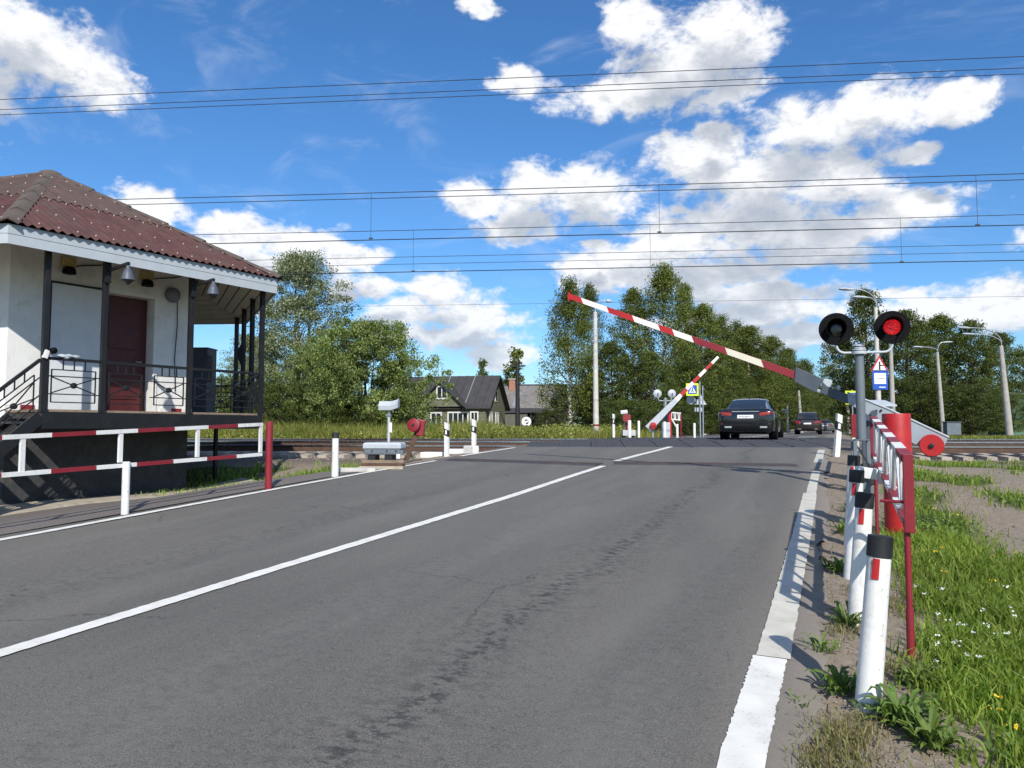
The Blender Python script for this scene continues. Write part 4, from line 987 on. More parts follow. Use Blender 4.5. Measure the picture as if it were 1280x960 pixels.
m = MB(); c = A_ + Vector((-.01, 0, 0)); m.box(c, (.03, .055, .16)); m.build('arm_end_cap', 'bright_red', root)
def plate(pts, dy0, dy1, name, mat, par=root, bev=.006):
    q = [L_(*p) for p in pts]; n = len(q); m = MB(); m.add([p + Vector((0, dy0, 0)) for p in q] + [p + Vector((0, dy1, 0)) for p in q], [tuple(range(n)), tuple(range(2 * n - 1, n - 1, -1))] + [(i, n + i, n + (i + 1) % n, (i + 1) % n) for i in range(n)]); return m.build(name, mat, par, bev=bev)
plate([(995, 459), (1029, 474), (1026, 480), (1020, 491), (993, 477)], -.05, .05, 'arm_sleeve', 'dark_grey'); plate([(1014, 484), (1034, 490), (1033, 494), (1014, 487.5)], -.02, .02, 'link_bar', 'galvanised')
plate([(1029, 478), (1034, 483), (1060, 493), (1060, 505), (1026, 491)], -.055, .055, 'arm_sleeve', 'dark_grey')
plate([(1059, 491), (1110, 511), (1150, 530), (1185, 546.5), (1177, 563), (1150, 559), (1118, 541), (1090, 522), (1060, 504)], -.06, .06, 'counterweight_plate', 'plate_grey')
plate([(1059, 489.5), (1110, 509.8), (1186, 545.5), (1185.5, 547.5), (1110, 512), (1059, 491.5)], -.075, .075, 'top_flange', 'light_grey')
c = L_(1164, 556.5); MB().lathe([(.05, 0), (.155, 0), (.165, .012), (.165, .17), (.155, .18), (.03, .18)], 32, lookM((-.1, -1, 0), loc=c + Vector((0, -.06, 0)))).build('counterweight_disc', 'bright_red', root, smooth=40)
MB().lathe([(.035, .18), (.035, .21), (.02, .215)], 12, lookM((-.1, -1, 0), loc=c + Vector((0, -.06, 0)))).build('hub_bolt', 'black_paint', root)
for u, v in ((1095, 513.5), (1101, 513.2)): MB().lathe([(.018, 0), (.018, .025)], 8, lookM((0, -1, 0), loc=L_(u, v, -.06))).build('bolt', 'black_paint', root)
hc = L_(1092, 520).z; MB().box((.0, .16, hc / 2 - .12), (.34, .2, hc + .1)).build('drive_cabinet', 'dark_grey', root, bev=.01); MB().lathe([(.05, -.1), (.05, .28)], 14, lookM((0, -1, 0), loc=L_(1092, 517, .16))).build('pivot', 'dark_grey', root, smooth=40)
c = L_(1034, 479); MB().box(c, (.13, .05, .12), Matrix.Rotation(.3, 3, 'Y')).build('arm_lamp', 'light_grey', root, bev=.01); c = L_(1048, 487); MB().lathe([(.03, 0), (.03, .05), (.01, .07)], 10, Matrix.Translation(c)).build('arm_lamp', 'light_grey', root)
# guard rail end behind the barrier
p = Vector((.36, 13.5, gz(.36, 13.5))); root = thing('guard_rail', 'red painted guard rail end just behind the signal mast', 'guard rail', p)
za, zb = z_at(518, dep(p)) - p.z, z_at(547, dep(p)) - p.z
MB().box((0, 0, (za + zb) / 2), (.17, .05, za - zb)).build('end_plate', 'red_paint', root, bev=.005); MB().bar((0, .02, za - .05), (0, 2.4, za - .0), .05, .05).build('rail', 'red_paint', root); MB().bar((0, .02, zb + .05), (0, 2.4, zb + .1), .05, .05).build('rail', 'white_paint', root)
for y in (.05, 2.3): MB().box((0, y, zb / 2), (.05, .05, zb + .1)).build('leg', 'white_paint', root)
p = at(1098, 17.5); h = z_at(500, 17.5) - p.z; root = thing('relay_cabinet', 'light grey cabinet with sloping lid behind the barrier', 'cabinet', p, YAW)
MB().box((0, 0, (h - .16) / 2), (.5, .42, h - .16)).build('body', 'light_grey', root, bev=.01); m = MB(); m.loft([[(-.31, y, z0), (.31, y, z0), (.31, y, z0 + .04), (-.31, y, z0 + .04)] for y, z0 in ((-.28, h - .16), (.28, h - .03))]); m.build('lid', 'light_grey', root); MB().box((0, -.215, h * .4), (.42, .012, h * .6)).build('door', 'grey_paint', root)
# ------------------------------------------------------------------ flat lettering and signs
def strokes(n, w, h, mat, parent, loc, seed=1):       # blurred row of characters too small to read
    r_ = random.Random(seed); m = MB(); x = -w / 2; st = w / n
    for i in range(n):
        hh = h * r_.uniform(.55, 1.0); m.box((x + st * .45, 0, (hh - h) / 2 * r_.choice((0, 1))), (st * r_.uniform(.3, .62), .002, hh)); x += st
    return m.build('lettering', mat, parent, loc=loc)
FR = (math.pi / 2, 0, 0)
def flat(poly, y, name, mat, parent, c=(0, 0)):      # polygon in local XZ, facing -Y
    m = MB(); n = len(poly); m.add([(p[0] + c[0], y, p[1] + c[1]) for p in poly] + [(p[0] + c[0], y + .004, p[1] + c[1]) for p in poly], [tuple(range(n)), tuple(range(2 * n - 1, n - 1, -1))] + [(i, n + i, n + (i + 1) % n, (i + 1) % n) for i in range(n)]); return m.build(name, mat, parent)
def rect(w, h): return [(-w / 2, -h / 2), (w / 2, -h / 2), (w / 2, h / 2), (-w / 2, h / 2)]
def walker(parent, y, c, s_, bg='sign_blue'):
    flat([(-.30 * s_, -.26 * s_), (.30 * s_, -.26 * s_), (0, .28 * s_)], y, 'symbol_field', 'sign_white', parent, c)
    y -= .006
    flat([(.05 * s_ * math.cos(a), .05 * s_ * math.sin(a)) for a in np.linspace(0, 6.28, 10)[:-1]], y, 'symbol_head', 'ink', parent, (c[0], c[1] + .12 * s_))
    flat([(-.03 * s_, .07 * s_), (.05 * s_, .05 * s_), (.03 * s_, -.06 * s_), (.12 * s_, -.2 * s_), (.08 * s_, -.22 * s_), (0, -.09 * s_), (-.1 * s_, -.22 * s_), (-.14 * s_, -.2 * s_), (-.04 * s_, -.05 * s_)], y, 'symbol_body', 'ink', parent, c)
def crosswalk_sign(p, z, s_, label, rot, posts, group='pedestrian crossing signs'):
    root = thing('crossing_sign', label, 'road sign', p, rot, group); zc = z - p.z
    flat(rect(s_, s_), -.03, 'yellow_board', 'sign_yellow', root, (0, zc)); flat(rect(s_ * .72, s_ * .72), -.036, 'blue_panel', 'sign_blue', root, (0, zc)); walker(root, -.042, (0, zc), s_)
    for x, hh in posts: MB().lathe([(.03, -.1), (.03, hh)], 10, Matrix.Translation((x, .01, 0))).build('post', 'galvanised', root, smooth=40)
    return root

# ------------------------------------------------------------------ beyond the rails: far barrier group
ZF = 33.0
def fz(v, Z=ZF): return z_at(v, Z)
p = at(745, 34.0); h = fz(390, 34) - p.z; root = thing('concrete_pole', 'pale concrete lamp pole beyond the rails under the barrier tip', 'pole', p, YAW)
MB().lathe([(.135, -.1), (.13, h * .2), (.09, h)], 16).build('shaft', 'concrete_light', root, smooth=40); MB().lathe([(.131, h * .11), (.136, h * .11), (.136, h * .125), (.131, h * .125)], 16).build('red_band', 'red_paint', root, smooth=40)
MB().sweep([(0, 0, h - .1), (.02, 0, h + .25), (.12, 0, h + .45), (.35, -.02, h + .55), (.6, -.05, h + .5)], .03, 8).build('lamp_arm', 'galvanised', root, smooth=50); MB().lathe([(.03, 0), (.07, .03), (.08, .2), (.03, .26)], 12, lookM((1, 0, -.1), loc=(.5, -.05, h + .52))).build('lamp_head', 'light_grey', root, smooth=40)
p = at(767, ZF); guide_post(p, fz(517) - p.z, 'white guide post with black band beyond the rails beside the pole')
for u, v, lab in ((787, 525.5, 'leftmost thick white bollard of the row beyond the rails'), (798.5, 526, 'second white bollard of the row beyond the rails'), (831, 527, 'white bollard under the far barrier arm'), (846.5, 530, 'white bollard before the far lattice gate'), (868, 529, 'rightmost white bollard left of the black sedan')):
    p = at(u, ZF - .3); o = thing('bollard', lab, 'bollard', p, 0, 'white bollards beyond the rails'); h = fz(v, ZF - .3) - p.z; r_ = .075 if u == 787 else .055
    MB().lathe([(r_, -.1), (r_, h - .01), (r_ * .9, h)], 12).build('shaft', 'white_paint', o, smooth=40)
p = at(783, ZF + 1.4); root = thing('plate_drive', 'far grey machine box with red counterweight and white sensor beyond the rails', 'machine box', p, YAW)
MB().box((.1, 0, .27), (.6, .4, .26)).build('case', 'light_grey', root, bev=.02); MB().box((-.1, .05, .1), (.1, .3, .2)).build('foot', 'black_paint', root); MB().box((.3, .05, .1), (.1, .3, .2)).build('foot', 'black_paint', root)
zc = fz(523, ZF + 1.4) - p.z; MB().prism([(-.19, .10), (.0, .22), (.19, .15), (.17, -.15), (.02, -.2), (-.17, -.12)], -.12, .12, Matrix.Translation((-.0, -.05, zc)) @ Matrix.Rotation(math.pi / 2, 4, 'X')).build('counterweight', 'red_paint', root, bev=.01)
MB().bar((.0, 0, .3), (.02, -.02, zc - .1), .06, .06).build('arm', 'red_paint', root); MB().sweep([(-.06, .2, .3), (-.06, .2, zc + .25)], .03, 8).build('mast', 'galvanised', root); MB().box((-.08, .2, zc + .3), (.32, .2, .17), Matrix.Rotation(-.12, 3, 'Y')).build('sensor_head', 'white_paint', root, bev=.02)
# far barrier
pb = at(816, ZF + .4); root = thing('barrier', 'far raised barrier leaning right with grey and red white arm', 'barrier', pb, YAW)
ZB = ZF + .4; fl = lambda u, v: Vector(((u - 816) / F_PX * ZB, 0, fz(v, ZB) - pb.z))
A_, B_ = fl(810, 536), fl(899, 446); pts = [0, .40, .47, .55, .64, .73, .82, .91, 1.0]; wd = [.17, .11, .085, .08, .075, .07, .065, .06, .055]
nrm = Vector((-(B_ - A_).z, 0, (B_ - A_).x)).normalized(); rings = [[A_.lerp(B_, t) + nrm * w + Vector((0, -.03, 0)), A_.lerp(B_, t) - nrm * w + Vector((0, -.03, 0)), A_.lerp(B_, t) - nrm * w + Vector((0, .03, 0)), A_.lerp(B_, t) + nrm * w + Vector((0, .03, 0))] for t, w in zip(pts, wd)]
m = MB(); cm2 = [0, 1, 2, 1, 2, 1, 2, 1]; m.loft(rings, mi=lambda i, k: cm2[i]); m.build('arm', ['light_grey', 'arm_white', 'bright_red'], root)
MB().lathe([(.04, 0), (.14, 0), (.15, .01), (.15, .12), (.03, .13)], 20, lookM((0, -1, 0), loc=A_.lerp(B_, .05) + Vector((.05, -.04, -.02)))).build('counterweight_disc', 'bright_red', root, smooth=40)
MB().box((.62, .15, (fz(528, ZB) - pb.z) / 2), (.34, .3, fz(528, ZB) - pb.z)).build('drive_cabinet', 'light_grey', root, bev=.015); MB().lathe([(.05, -.1), (.05, fz(540, ZB) - pb.z + .1)], 10, Matrix.Translation((.02, .1, 0))).build('leg', 'galvanised', root)
# far signal seen from behind
pb = at(832, ZF + 1.2); root = thing('crossing_signal', 'far crossing signal seen from behind with two grey round backs', 'traffic signal', pb, YAW); ZB = ZF + 1.2
fl = lambda u, v: Vector(((u - 832) / F_PX * ZB, 0, fz(v, ZB) - pb.z))
MB().lathe([(.08, -.1), (.08, fl(832, 498).z), (.05, fl(832, 497).z)], 14).build('mast', 'grey_paint', root, smooth=40)
for u in (822.5, 840.5):
    c = fl(u, 492); x = c.x; MB().lathe([(.03, -.02), (.19, -.01), (.195, 0), (.12, .05), (.05, .07)], 24, lookM((.1, -1, 0), loc=c)).build('signal_head', 'light_grey', root, smooth=40)
    MB().sweep([fl(832, 501), fl(832, 501) + Vector((x * .8, 0, 0)), c + Vector((0, .02, -.15))], .02, 8).build('bracket_arm', 'light_grey', root); MB().box(c + Vector((0, -.07, -.03)), (.05, .05, .12)).build('clamp', 'dark_grey', root)
# far lattice gate
pb = at(837, ZF + .8); root = thing('lattice_gate', 'far red post with white lattice gate beyond the rails', 'gate', pb, YAW); ZB = ZF + .8
fl = lambda u, v: Vector(((u - 837) / F_PX * ZB, (u - 837) * .02, fz(v, ZB) - pb.z))
MB().lathe([(.09, -.1), (.09, fl(0, 512).z)], 14).build('post', 'bright_red', root, smooth=40); MB().lathe([(.03, -.1), (.03, fl(0, 517).z)], 10, Matrix.Translation((fl(853, 0).x, .3, 0))).build('post', 'red_paint', root, smooth=40)
for v in (515.5, 524): MB().bar(fl(839, v), fl(853, v + 1), .05, .06).build('rail', 'white_paint', root)
for i in range(5):
    a = fl(840 + i * 2.9, 515.5); b = fl(840 + i * 2.9 + (1.2 if i % 2 else -.4), 524.5); MB().bar(a, b, .03, .045).build('lattice_bar', 'white_paint', root)
MB().bar(fl(840, 524), fl(846, 533), .05, .07).build('brace', 'white_paint', root)
# sign posts at the far left corner
p = at(866, 36.5); s_ = .62; crosswalk_sign(p, fz(487, 36.5), s_, 'yellow bordered pedestrian crossing sign above the far barrier', YAW, [(.38, fz(477, 36.5) - p.z), (.52, fz(482, 36.5) - p.z)])
c3 = at(872, 37.0); root = thing('sign_backs', 'grey backs of a round a triangular and a square sign', 'road sign', c3, YAW)
q = lambda u, v: ((u - 872) / F_PX * 37.0, fz(v, 37.0) - c3.z)
x, z = q(864, 500); MB().lathe([(.02, -.01), (.22, -.01), (.225, .0), (.22, .01)], 24, lookM((0, -1, 0), loc=(x, -.05, z))).build('round_back', 'light_grey', root)
x, z = q(876, 501); flat([(-.3, -.2), (.3, -.2), (0, .32)], -.05, 'triangle_back', 'light_grey', root, (x, z)); x, z = q(873, 512); flat(rect(.36, .2), -.05, 'square_back', 'light_grey', root, (x, z))
MB().lathe([(.035, -.1), (.035, fz(492, 37) - c3.z)], 10, Matrix.Translation((.12, 0, 0))).build('post', 'galvanised', root, smooth=40); MB().bar(q(864, 500)[:1] + (0,) + q(864, 500)[1:], (.12, 0, q(864, 500)[1]), .03, .03).build('bracket', 'galvanised', root)

# ------------------------------------------------------------------ street lamps and signs on the right
def lamp_pole(u, Z, vtop, label, heads, r=.13, mat='concrete_light', name='street_lamp', lean=0.0):
    p = at(u, Z); h = z_at(vtop, Z) - p.z; root = thing(name, label, 'street lamp' if heads else 'pole', p, YAW, 'lamp poles along the road')
    M = Matrix.Rotation(lean, 4, 'Y'); MB().lathe([(r, -.2), (r * .95, h * .25), (r * .62, h)], 14, M).build('shaft', mat, root, smooth=40)
    tp = M @ Vector((0, 0, h)); k = Z / F_PX
    for du, v, low in heads:
        e = Vector(((du) * k, -.05, z_at(v, Z) - p.z)); s_ = tp + Vector((.05, 0, -.5)); mid = Vector((tp.x + .05 + e.x * .08, 0, e.z - (e.z - tp.z) * .22 - .02))
        pts = [s_, tp + Vector((.05, 0, (e.z - tp.z) * .3))]
        for t in np.linspace(.15, 1, 8):
            pts.append(Vector((tp.x + .05 + (e.x - tp.x - .05) * (t ** 1.5), -.05 * t, tp.z + (e.z - tp.z) * (.3 + .7 * math.sin(min(1, t * 1.15) * math.pi / 2)))))
        MB().sweep(pts, .03, 8).build('lamp_arm', 'galvanised', root, smooth=50)
        d = Vector((1 if du > 0 else -1, 0, .04)); m = MB(); M2 = lookM(d, loc=pts[-1] - d * .05)
        m.loft([[M2 @ Vector((w * math.cos(a), hh * math.sin(a), l)) for a in np.linspace(0, 2 * math.pi, 11)[:-1]] for l, w, hh in ((0, .04, .04), (.12, .09, .06), (.4, .13, .07), (.6, .11, .05), (.66, .04, .02))]); m.build('lamp_head', 'light_grey', root, smooth=50)
    return root
sl1 = lamp_pole(1099, 34.0, 384, 'street lamp carrying the junction and bus stop signs behind the signal', [(-30, 362, 0), (-13, 372, 1)])
zc = z_at(455, 34) - sl1.location.z
flat([(-.42, -.36), (.42, -.36), (0, .38)], -.16, 'warning_sign', 'sign_red', sl1, (0.02, zc)); flat([(-.31, -.30), (.31, -.30), (0, .25)], -.167, 'warning_field', 'sign_white', sl1, (0.02, zc)); flat(rect(.07, .38), -.174, 'junction_symbol', 'ink', sl1, (.02, zc - .1)); flat(rect(.16, .05), -.174, 'junction_symbol', 'ink', sl1, (.13, zc - .08))
zc = z_at(474.5, 34) - sl1.location.z
flat(rect(.70, .94), -.16, 'bus_stop_sign', 'sign_blue', sl1, (0.03, zc)); flat(rect(.54, .50), -.167, 'bus_stop_panel', 'sign_white', sl1, (0.03, zc + .04)); strokes(8, .40, .06, 'dark_grey', sl1, (.06, -.172, zc + .04), 4); flat(rect(.3, .04), -.167, 'bus_stop_line', 'sign_white', sl1, (.12, zc - .36))
for z in (zc - .2, zc + .9): MB().lathe([(.135, -.03), (.14, -.03), (.14, .03), (.135, .03)], 12, Matrix.Translation((0, 0, z))).build('sign_clamp', 'galvanised', sl1)
lamp_pole(1116.5, 38.0, 428, 'brownish bare pole right behind the bus stop sign', [], r=.14, mat='concrete')
lamp_pole(1179, 52.0, 440, 'thin concrete street lamp before the dark trees', [(-24, 434, 0), (4, 428, 1)], r=.16, mat='concrete', lean=-.04)
lamp_pole(1262, 42.0, 432, 'concrete street lamp with two curved arms at the right edge', [(-47, 410, 0), (-42, 418, 1)], r=.19, mat='concrete', lean=-.06)
lamp_pole(1061, 78.0, 468, 'distant street lamp with a strut beside the road', [(-26, 454, 0), (-11, 461, 1)], r=.17, mat='concrete', lean=-.02)
lamp_pole(1002, 84.0, 488, 'slanting concrete pole before the wood left of the far road', [], r=.2, mat='concrete', lean=-.05)
lamp_pole(985, 72.0, 507, 'short pale post left of the far car', [], r=.12, mat='concrete_light')
p = at(1066, 38.0); crosswalk_sign(p, z_at(497, 38.0), .70, 'yellow bordered pedestrian crossing sign right of the far road', YAW, [(0.02, z_at(487, 38) - p.z)])
p = at(1190, 50.0); root = thing('grey_box', 'small grey box at the lamp foot before the trees', 'box', p, YAW); MB().box((0, 0, .55), (.95, .5, .85)).build('body', 'grey_paint', root, bev=.02); MB().box((0, 0, 1.0), (1.05, .6, .06)).build('lid', 'dark_grey', root); MB().box((0, 0, .07), (.5, .4, .2)).build('foot', 'black_paint', root)
# green container far right
p = at(1290, 62); root = thing('green_shed', 'green metal shed at the right edge behind the lamp', 'shed', p, YAW); mk('green_metal', (.08, .17, .11), .6, .1, 3)
MB().box((0, 1.5, 1.6), (3.6, 3, 3.3)).build('wall', 'green_metal', root); m = MB(); m.prism([(-2.0, 3.2), (2.0, 3.2), (2.0, 3.4), (-2.0, 3.6)], -.2, 3.2, Matrix.Rotation(math.pi / 2, 4, 'X') @ Matrix.Scale(-1, 4, (0, 0, 1))); m.build('roof', 'grey_paint', root); MB().box((-.4, -.03, 1.9), (.8, .06, .8)).build('window', 'glass', root)
# dark utility pole in front of the houses
p = at(647, 60); h = z_at(452, 60) - p.z; root = thing('utility_pole', 'dark wooden utility pole in front of the grey roofed house', 'pole', p, YAW); MB().lathe([(.2, -.2), (.15, h)], 12).build('shaft', 'black_paint', root, smooth=40); MB().box((0, 0, h - .35), (1.3, .1, .12)).build('crossarm', 'black_paint', root)
# low metal fence across the tracks, seen under the deck
pa, pb = at(205, 33.5), at(349, 33.5); root = thing('low_fence', 'low thin metal fence in the grass across the tracks', 'fence', pa); d = pb - pa
for z in (.42, .05): MB().sweep([Vector((0, 0, z)), Vector((d.x, d.y, d.z + z))], .02, 6).build('rail', 'light_grey', root)
for i in range(11): q_ = d * (i / 10); MB().sweep([q_ + Vector((0, 0, -.4)), q_ + Vector((0, 0, .44))], .018, 6).build('post', 'rust', root)

# ------------------------------------------------------------------ cars
def make_car(name, label, cat, loc, paint, kind, plate=None, detail=True):
    root = thing(name, label, cat, loc)
    if kind == 'suv':
        ST = [(0, .80, .42, 1.0), (.05, .90, .34, 1.08), (.14, .955, .30, 1.12), (.6, .975, .26, 1.12), (2.2, .975, .26, 1.08), (3.4, .97, .26, 1.06), (4.1, .95, .28, 1.02), (4.6, .88, .3, .9), (4.8, .75, .36, .72)]
        GR = [(.10, .84, .76, 1.14), (.46, .86, .68, 1.58), (.75, .87, .66, 1.68), (1.8, .88, .66, 1.72), (2.5, .87, .66, 1.69), (3.35, .82, .7, 1.08)]; WR, WY = .36, (.9, 3.75); belt = 1.08
        TL = (.80, 1.02, .50, .93); PZ = .84
    else:
        ST = [(0, .74, .44, .90), (.04, .86, .34, 1.02), (.10, .91, .27, 1.065), (.3, .935, .23, 1.075), (.75, .945, .2, 1.05), (2.4, .95, .2, .99), (3.6, .945, .2, .97), (4.3, .93, .2, .92), (4.85, .87, .22, .78), (5.08, .74, .3, .62)]
        GR = [(.52, .76, .68, 1.075), (1.22, .82, .615, 1.41), (1.5, .83, .60, 1.46), (2.2, .83, .595, 1.485), (2.75, .83, .595, 1.46), (3.6, .77, .66, 1.0)]; WR, WY = .345, (1.05, 4.1); belt = 1.0
        TL = (.79, .955, .46, .88); PZ = .80
    def ring(y, w, zb, zt):
        zm = zb + (zt - zb) * .45
        half = [(w * .80, zb), (w * .955, zb + .07), (w * .985, zm - .12), (w, zm + .08), (w * .985, zt - .13), (w * .93, zt - .045), (w * .80, zt), (w * .4, zt + .015)]
        return [(-x, y, z) for x, z in half] + [(x, y, z) for x, z in reversed(half)]
    m = MB(); m.loft([ring(*s_) for s_ in ST]); body = m.build('body', paint, root, smooth=38)
    m = MB(); rings = []
    for y, wb, wt, zt in GR:
        rings.append([(-wb, y, belt - .02), (-wt - .02, y, max(zt - .10, belt)), (-wt * .93, y, max(zt - .02, belt)), (-wt * .5, y, max(zt, belt) + .012), (wt * .5, y, max(zt, belt) + .012), (wt * .93, y, max(zt - .02, belt)), (wt + .02, y, max(zt - .10, belt)), (wb, y, belt - .02)])
    N_ = len(GR) - 2
    m.loft(rings, mi=lambda i, k: (1 if k in (2, 3, 4) and i in (0, N_) else 1 if k in (0, 6) and 0 < i <= N_ else 0), cap=False, closed=False); cab = m.build('cabin', [paint, 'glass'], root, smooth=38)
    m = MB()
    for sx in (-1, 1): m.bar((sx * (GR[2][1] + .005), GR[2][0] + .35, belt), (sx * (GR[2][2] + .015), GR[2][0] + .45, GR[2][3] - .09), .03, .06); 
    if detail: m.build('door_pillar', 'black_plastic', cab)
    for y in WY:
        for sx in (-1, 1):
            M = Matrix.Translation((sx * .80, y, WR)) @ Matrix.Rotation(math.pi / 2, 4, 'Y')
            wh = MB().lathe([(WR * .66, -.11), (WR * .95, -.115), (WR, -.08), (WR, .08), (WR * .95, .115), (WR * .66, .11)], 24, M).build('wheel', 'tyre', root, smooth=40)
            if detail: MB().lathe([(.05, -.118), (WR * .66, -.10), (WR * .66, .10), (.05, .118)], 20, M).build('rim', 'alloy', wh, smooth=40)
            MB().lathe([(WR * 1.12, -.10), (WR * 1.14, .0), (WR * 1.12, .157)], 24, Matrix.Translation((sx * .80, y, WR + .01)) @ Matrix.Rotation(math.pi / 2 * sx, 4, 'Y')).build('wheel_arch', 'black_plastic', root, smooth=40)
    z0, z1, x0, x1 = TL
    for sx in (-1, 1):
        tl = MB(); tl.loft([[(sx * x, y0 - .012, a), (sx * x, y0 - .012, b), (sx * x, y0 + .06, b), (sx * x, y0 + .06, a)] for x, y0, a, b in ((x0, -.004, z0 + .05, z1 - .03), (x0 + .1, .0, z0 + .02, z1 - .01), (x1 - .12, .028, z0, z1), (x1 - .02, .07, z0 + .02, z1), (x1 + .045, .2, z0 + .08, z1))])
        t_ = tl.build('tail_light', 'tail_red', root, bev=.004); MB().box((sx * (x0 + .2), -.012, (z0 + z1) / 2 - .03), (.26, .02, .035)).build('light_bar', 'tail_dark', t_)
    pw = .53; MB().box((0, -.02, PZ), (pw, .016, .115)).build('plate', 'plate_white', root, bev=.002)
    if plate: strokes(9, .42, .055, 'dark_grey', root, (0, -.0295, PZ), plate)
    if detail:
        MB().bar((-.44, -.012, z1 + .02), (.44, -.012, z1 + .02), .02, .022).build('trim_strip', 'chrome', root)
        MB().box((0, .012, ST[0][2] - .02), (1.2, .06, .12)).build('diffuser', 'black_plastic', root, bev=.02)
        for sx in (-1, 1):
            MB().box((sx * .58, -.005, ST[0][2] + .0), (.24, .04, .07)).build('exhaust_trim', 'chrome', root, bev=.012); MB().box((sx * .70, .014, ST[0][2] + .11), (.26, .02, .03)).build('rear_reflector', 'tail_dark', root)
            m = MB(); M = lookM((0, 1, 0), loc=(sx * (ST[5][1] + .12), GR[-1][0] - .45, belt + .05)); m.loft([[M @ Vector((w * math.cos(a), hh * math.sin(a), l)) for a in np.linspace(0, 6.283, 9)[:-1]] for l, w, hh in ((0, .10, .065), (.05, .115, .075), (.12, .09, .06), (.16, .03, .02))]); m.build('mirror', paint, root, smooth=50)
            MB().box((sx * (ST[5][1] + .03), 2.0, .86), (.02, .2, .03)).build('door_handle', 'chrome', root)
        MB().bar((-.6, GR[0][0] - .04, GR[0][3] + .012), (.6, GR[0][0] - .04, GR[0][3] + .012), .10, .02).build('rear_deck_lip', paint, root)
        m = MB(); m.loft([[(-.015, GR[1][0] + .25, GR[2][3] - .005), (.015, GR[1][0] + .25, GR[2][3] - .005), (.015, GR[1][0] + .42, GR[2][3]), (-.015, GR[1][0] + .42, GR[2][3])], [(-.006, GR[1][0] + .27, GR[2][3] + .065), (.006, GR[1][0] + .27, GR[2][3] + .065), (.006, GR[1][0] + .30, GR[2][3] + .065), (-.006, GR[1][0] + .30, GR[2][3] + .065)]]); m.build('antenna_fin', 'black_plastic', root)
    return root
def car_at(u, Z): p = P(u, 536, Z); return Vector((p.x, p.y, rz(p.x, p.y) + .014))
p = car_at(932, 25.2); make_car('sedan', 'large black sedan crossing the rails seen from behind', 'car', p, 'car_black', 'sedan', 3)
p = car_at(1009.5, 56); make_car('sport_utility_car', 'dark brown sport utility car driving away beyond the crossing', 'car', p, 'car_brown', 'suv', None)
p = car_at(1031.5, 82); make_car('sedan', 'small dark sedan partly hidden ahead of the brown car', 'car', p, 'car_grey', 'sedan', None, False)
p = car_at(1037, 125); make_car('sedan', 'far white car on the road near the dark wood', 'car', p, 'car_white', 'sedan', None, False)
p = car_at(1043, 160); o = make_car('sport_utility_car', 'farthest grey car at the end of the visible road', 'car', p, 'car_grey', 'suv', None, False)

# ------------------------------------------------------------------ houses beyond the rails
mk('green_board', (.135, .140, .085), .85, .14, 4, dirt=(.05, .06, .03), damt=.5, dscale=3, bump=.003)
mk('tin_roof', (.042, .041, .042), .75, .2, 2.0, dirt=(.065, .052, .046), damt=.6, dscale=1.2)
mk('slate_roof', (.17, .158, .15), .9, .2, 2.0, dirt=(.07, .062, .055), damt=.7, dscale=1.4, bump=.01, bscale=12)
mk('grey_board', (.11, .112, .088), .85, .15, 4, dirt=(.05, .05, .04), damt=.5)
mk('window_white', (.62, .62, .58), .6, .08, 4, dirt=(.4, .38, .33), damt=.4)
def window(par, x, z, w, h, y=-.03, panes=(3, 1)):
    fr = MB()
    for dx in (-w / 2, w / 2): fr.box((x + dx, y, z), (.11, .06, h + .11))
    for dz in (-h / 2, h / 2): fr.box((x, y, z + dz), (w - .11, .06, .11))
    f = fr.build('window', 'window_white', par); MB().box((x, y + .03, z), (w, .012, h)).build('pane', 'glass', f)
    for i in range(1, panes[0]): MB().box((x - w / 2 + w * i / panes[0], y + .005, z), (.07, .04, h - .12)).build('mullion', 'window_white', f)
    for i in range(1, panes[1]): MB().box((x, y + .004, z - h / 2 + h * i / panes[1]), (w - .13, .03, .06)).build('mullion', 'window_white', f)
Zg = 60.0; pg = at(607, Zg); r_h = YAW - .24; gr = thing('green_house', 'dark green wooden house with black tin roof and front gable', 'house', pg, r_h)
b0 = z_at(545, Zg) - pg.z; ez = z_at(508, Zg) - pg.z; rzg = z_at(470, Zg + 3) - pg.z; LG, DG = 8.2, 6.4
nb = 9
for i in range(nb):
    zz0 = -.3 + (ez + .3) * i / nb; hh = (ez + .3) / nb
    MB().box((-LG / 2, .03, zz0 + hh / 2), (LG, .08 - .004, hh - .015)).build('wall_board', 'green_board', gr); MB().box((-.03, DG / 2 + .04, zz0 + hh / 2), (.08 - .004, DG - .1, hh - .015)).build('wall_board', 'green_board', gr)
MB().box((-LG / 2 - .1, DG / 2 + .1, (ez - .3) / 2), (LG - .3, DG - .2, ez + .3)).build('core', 'black_paint', gr)
m = MB(); m.add([(0, 0, ez), (0, DG, ez), (0, DG / 2, rzg)], [(0, 1, 2)]); m.add([(-.1, 0, ez), (-.1, DG, ez), (-.1, DG / 2, rzg)], [(0, 1, 2)]); m.build('gable_wall', 'green_board', gr)
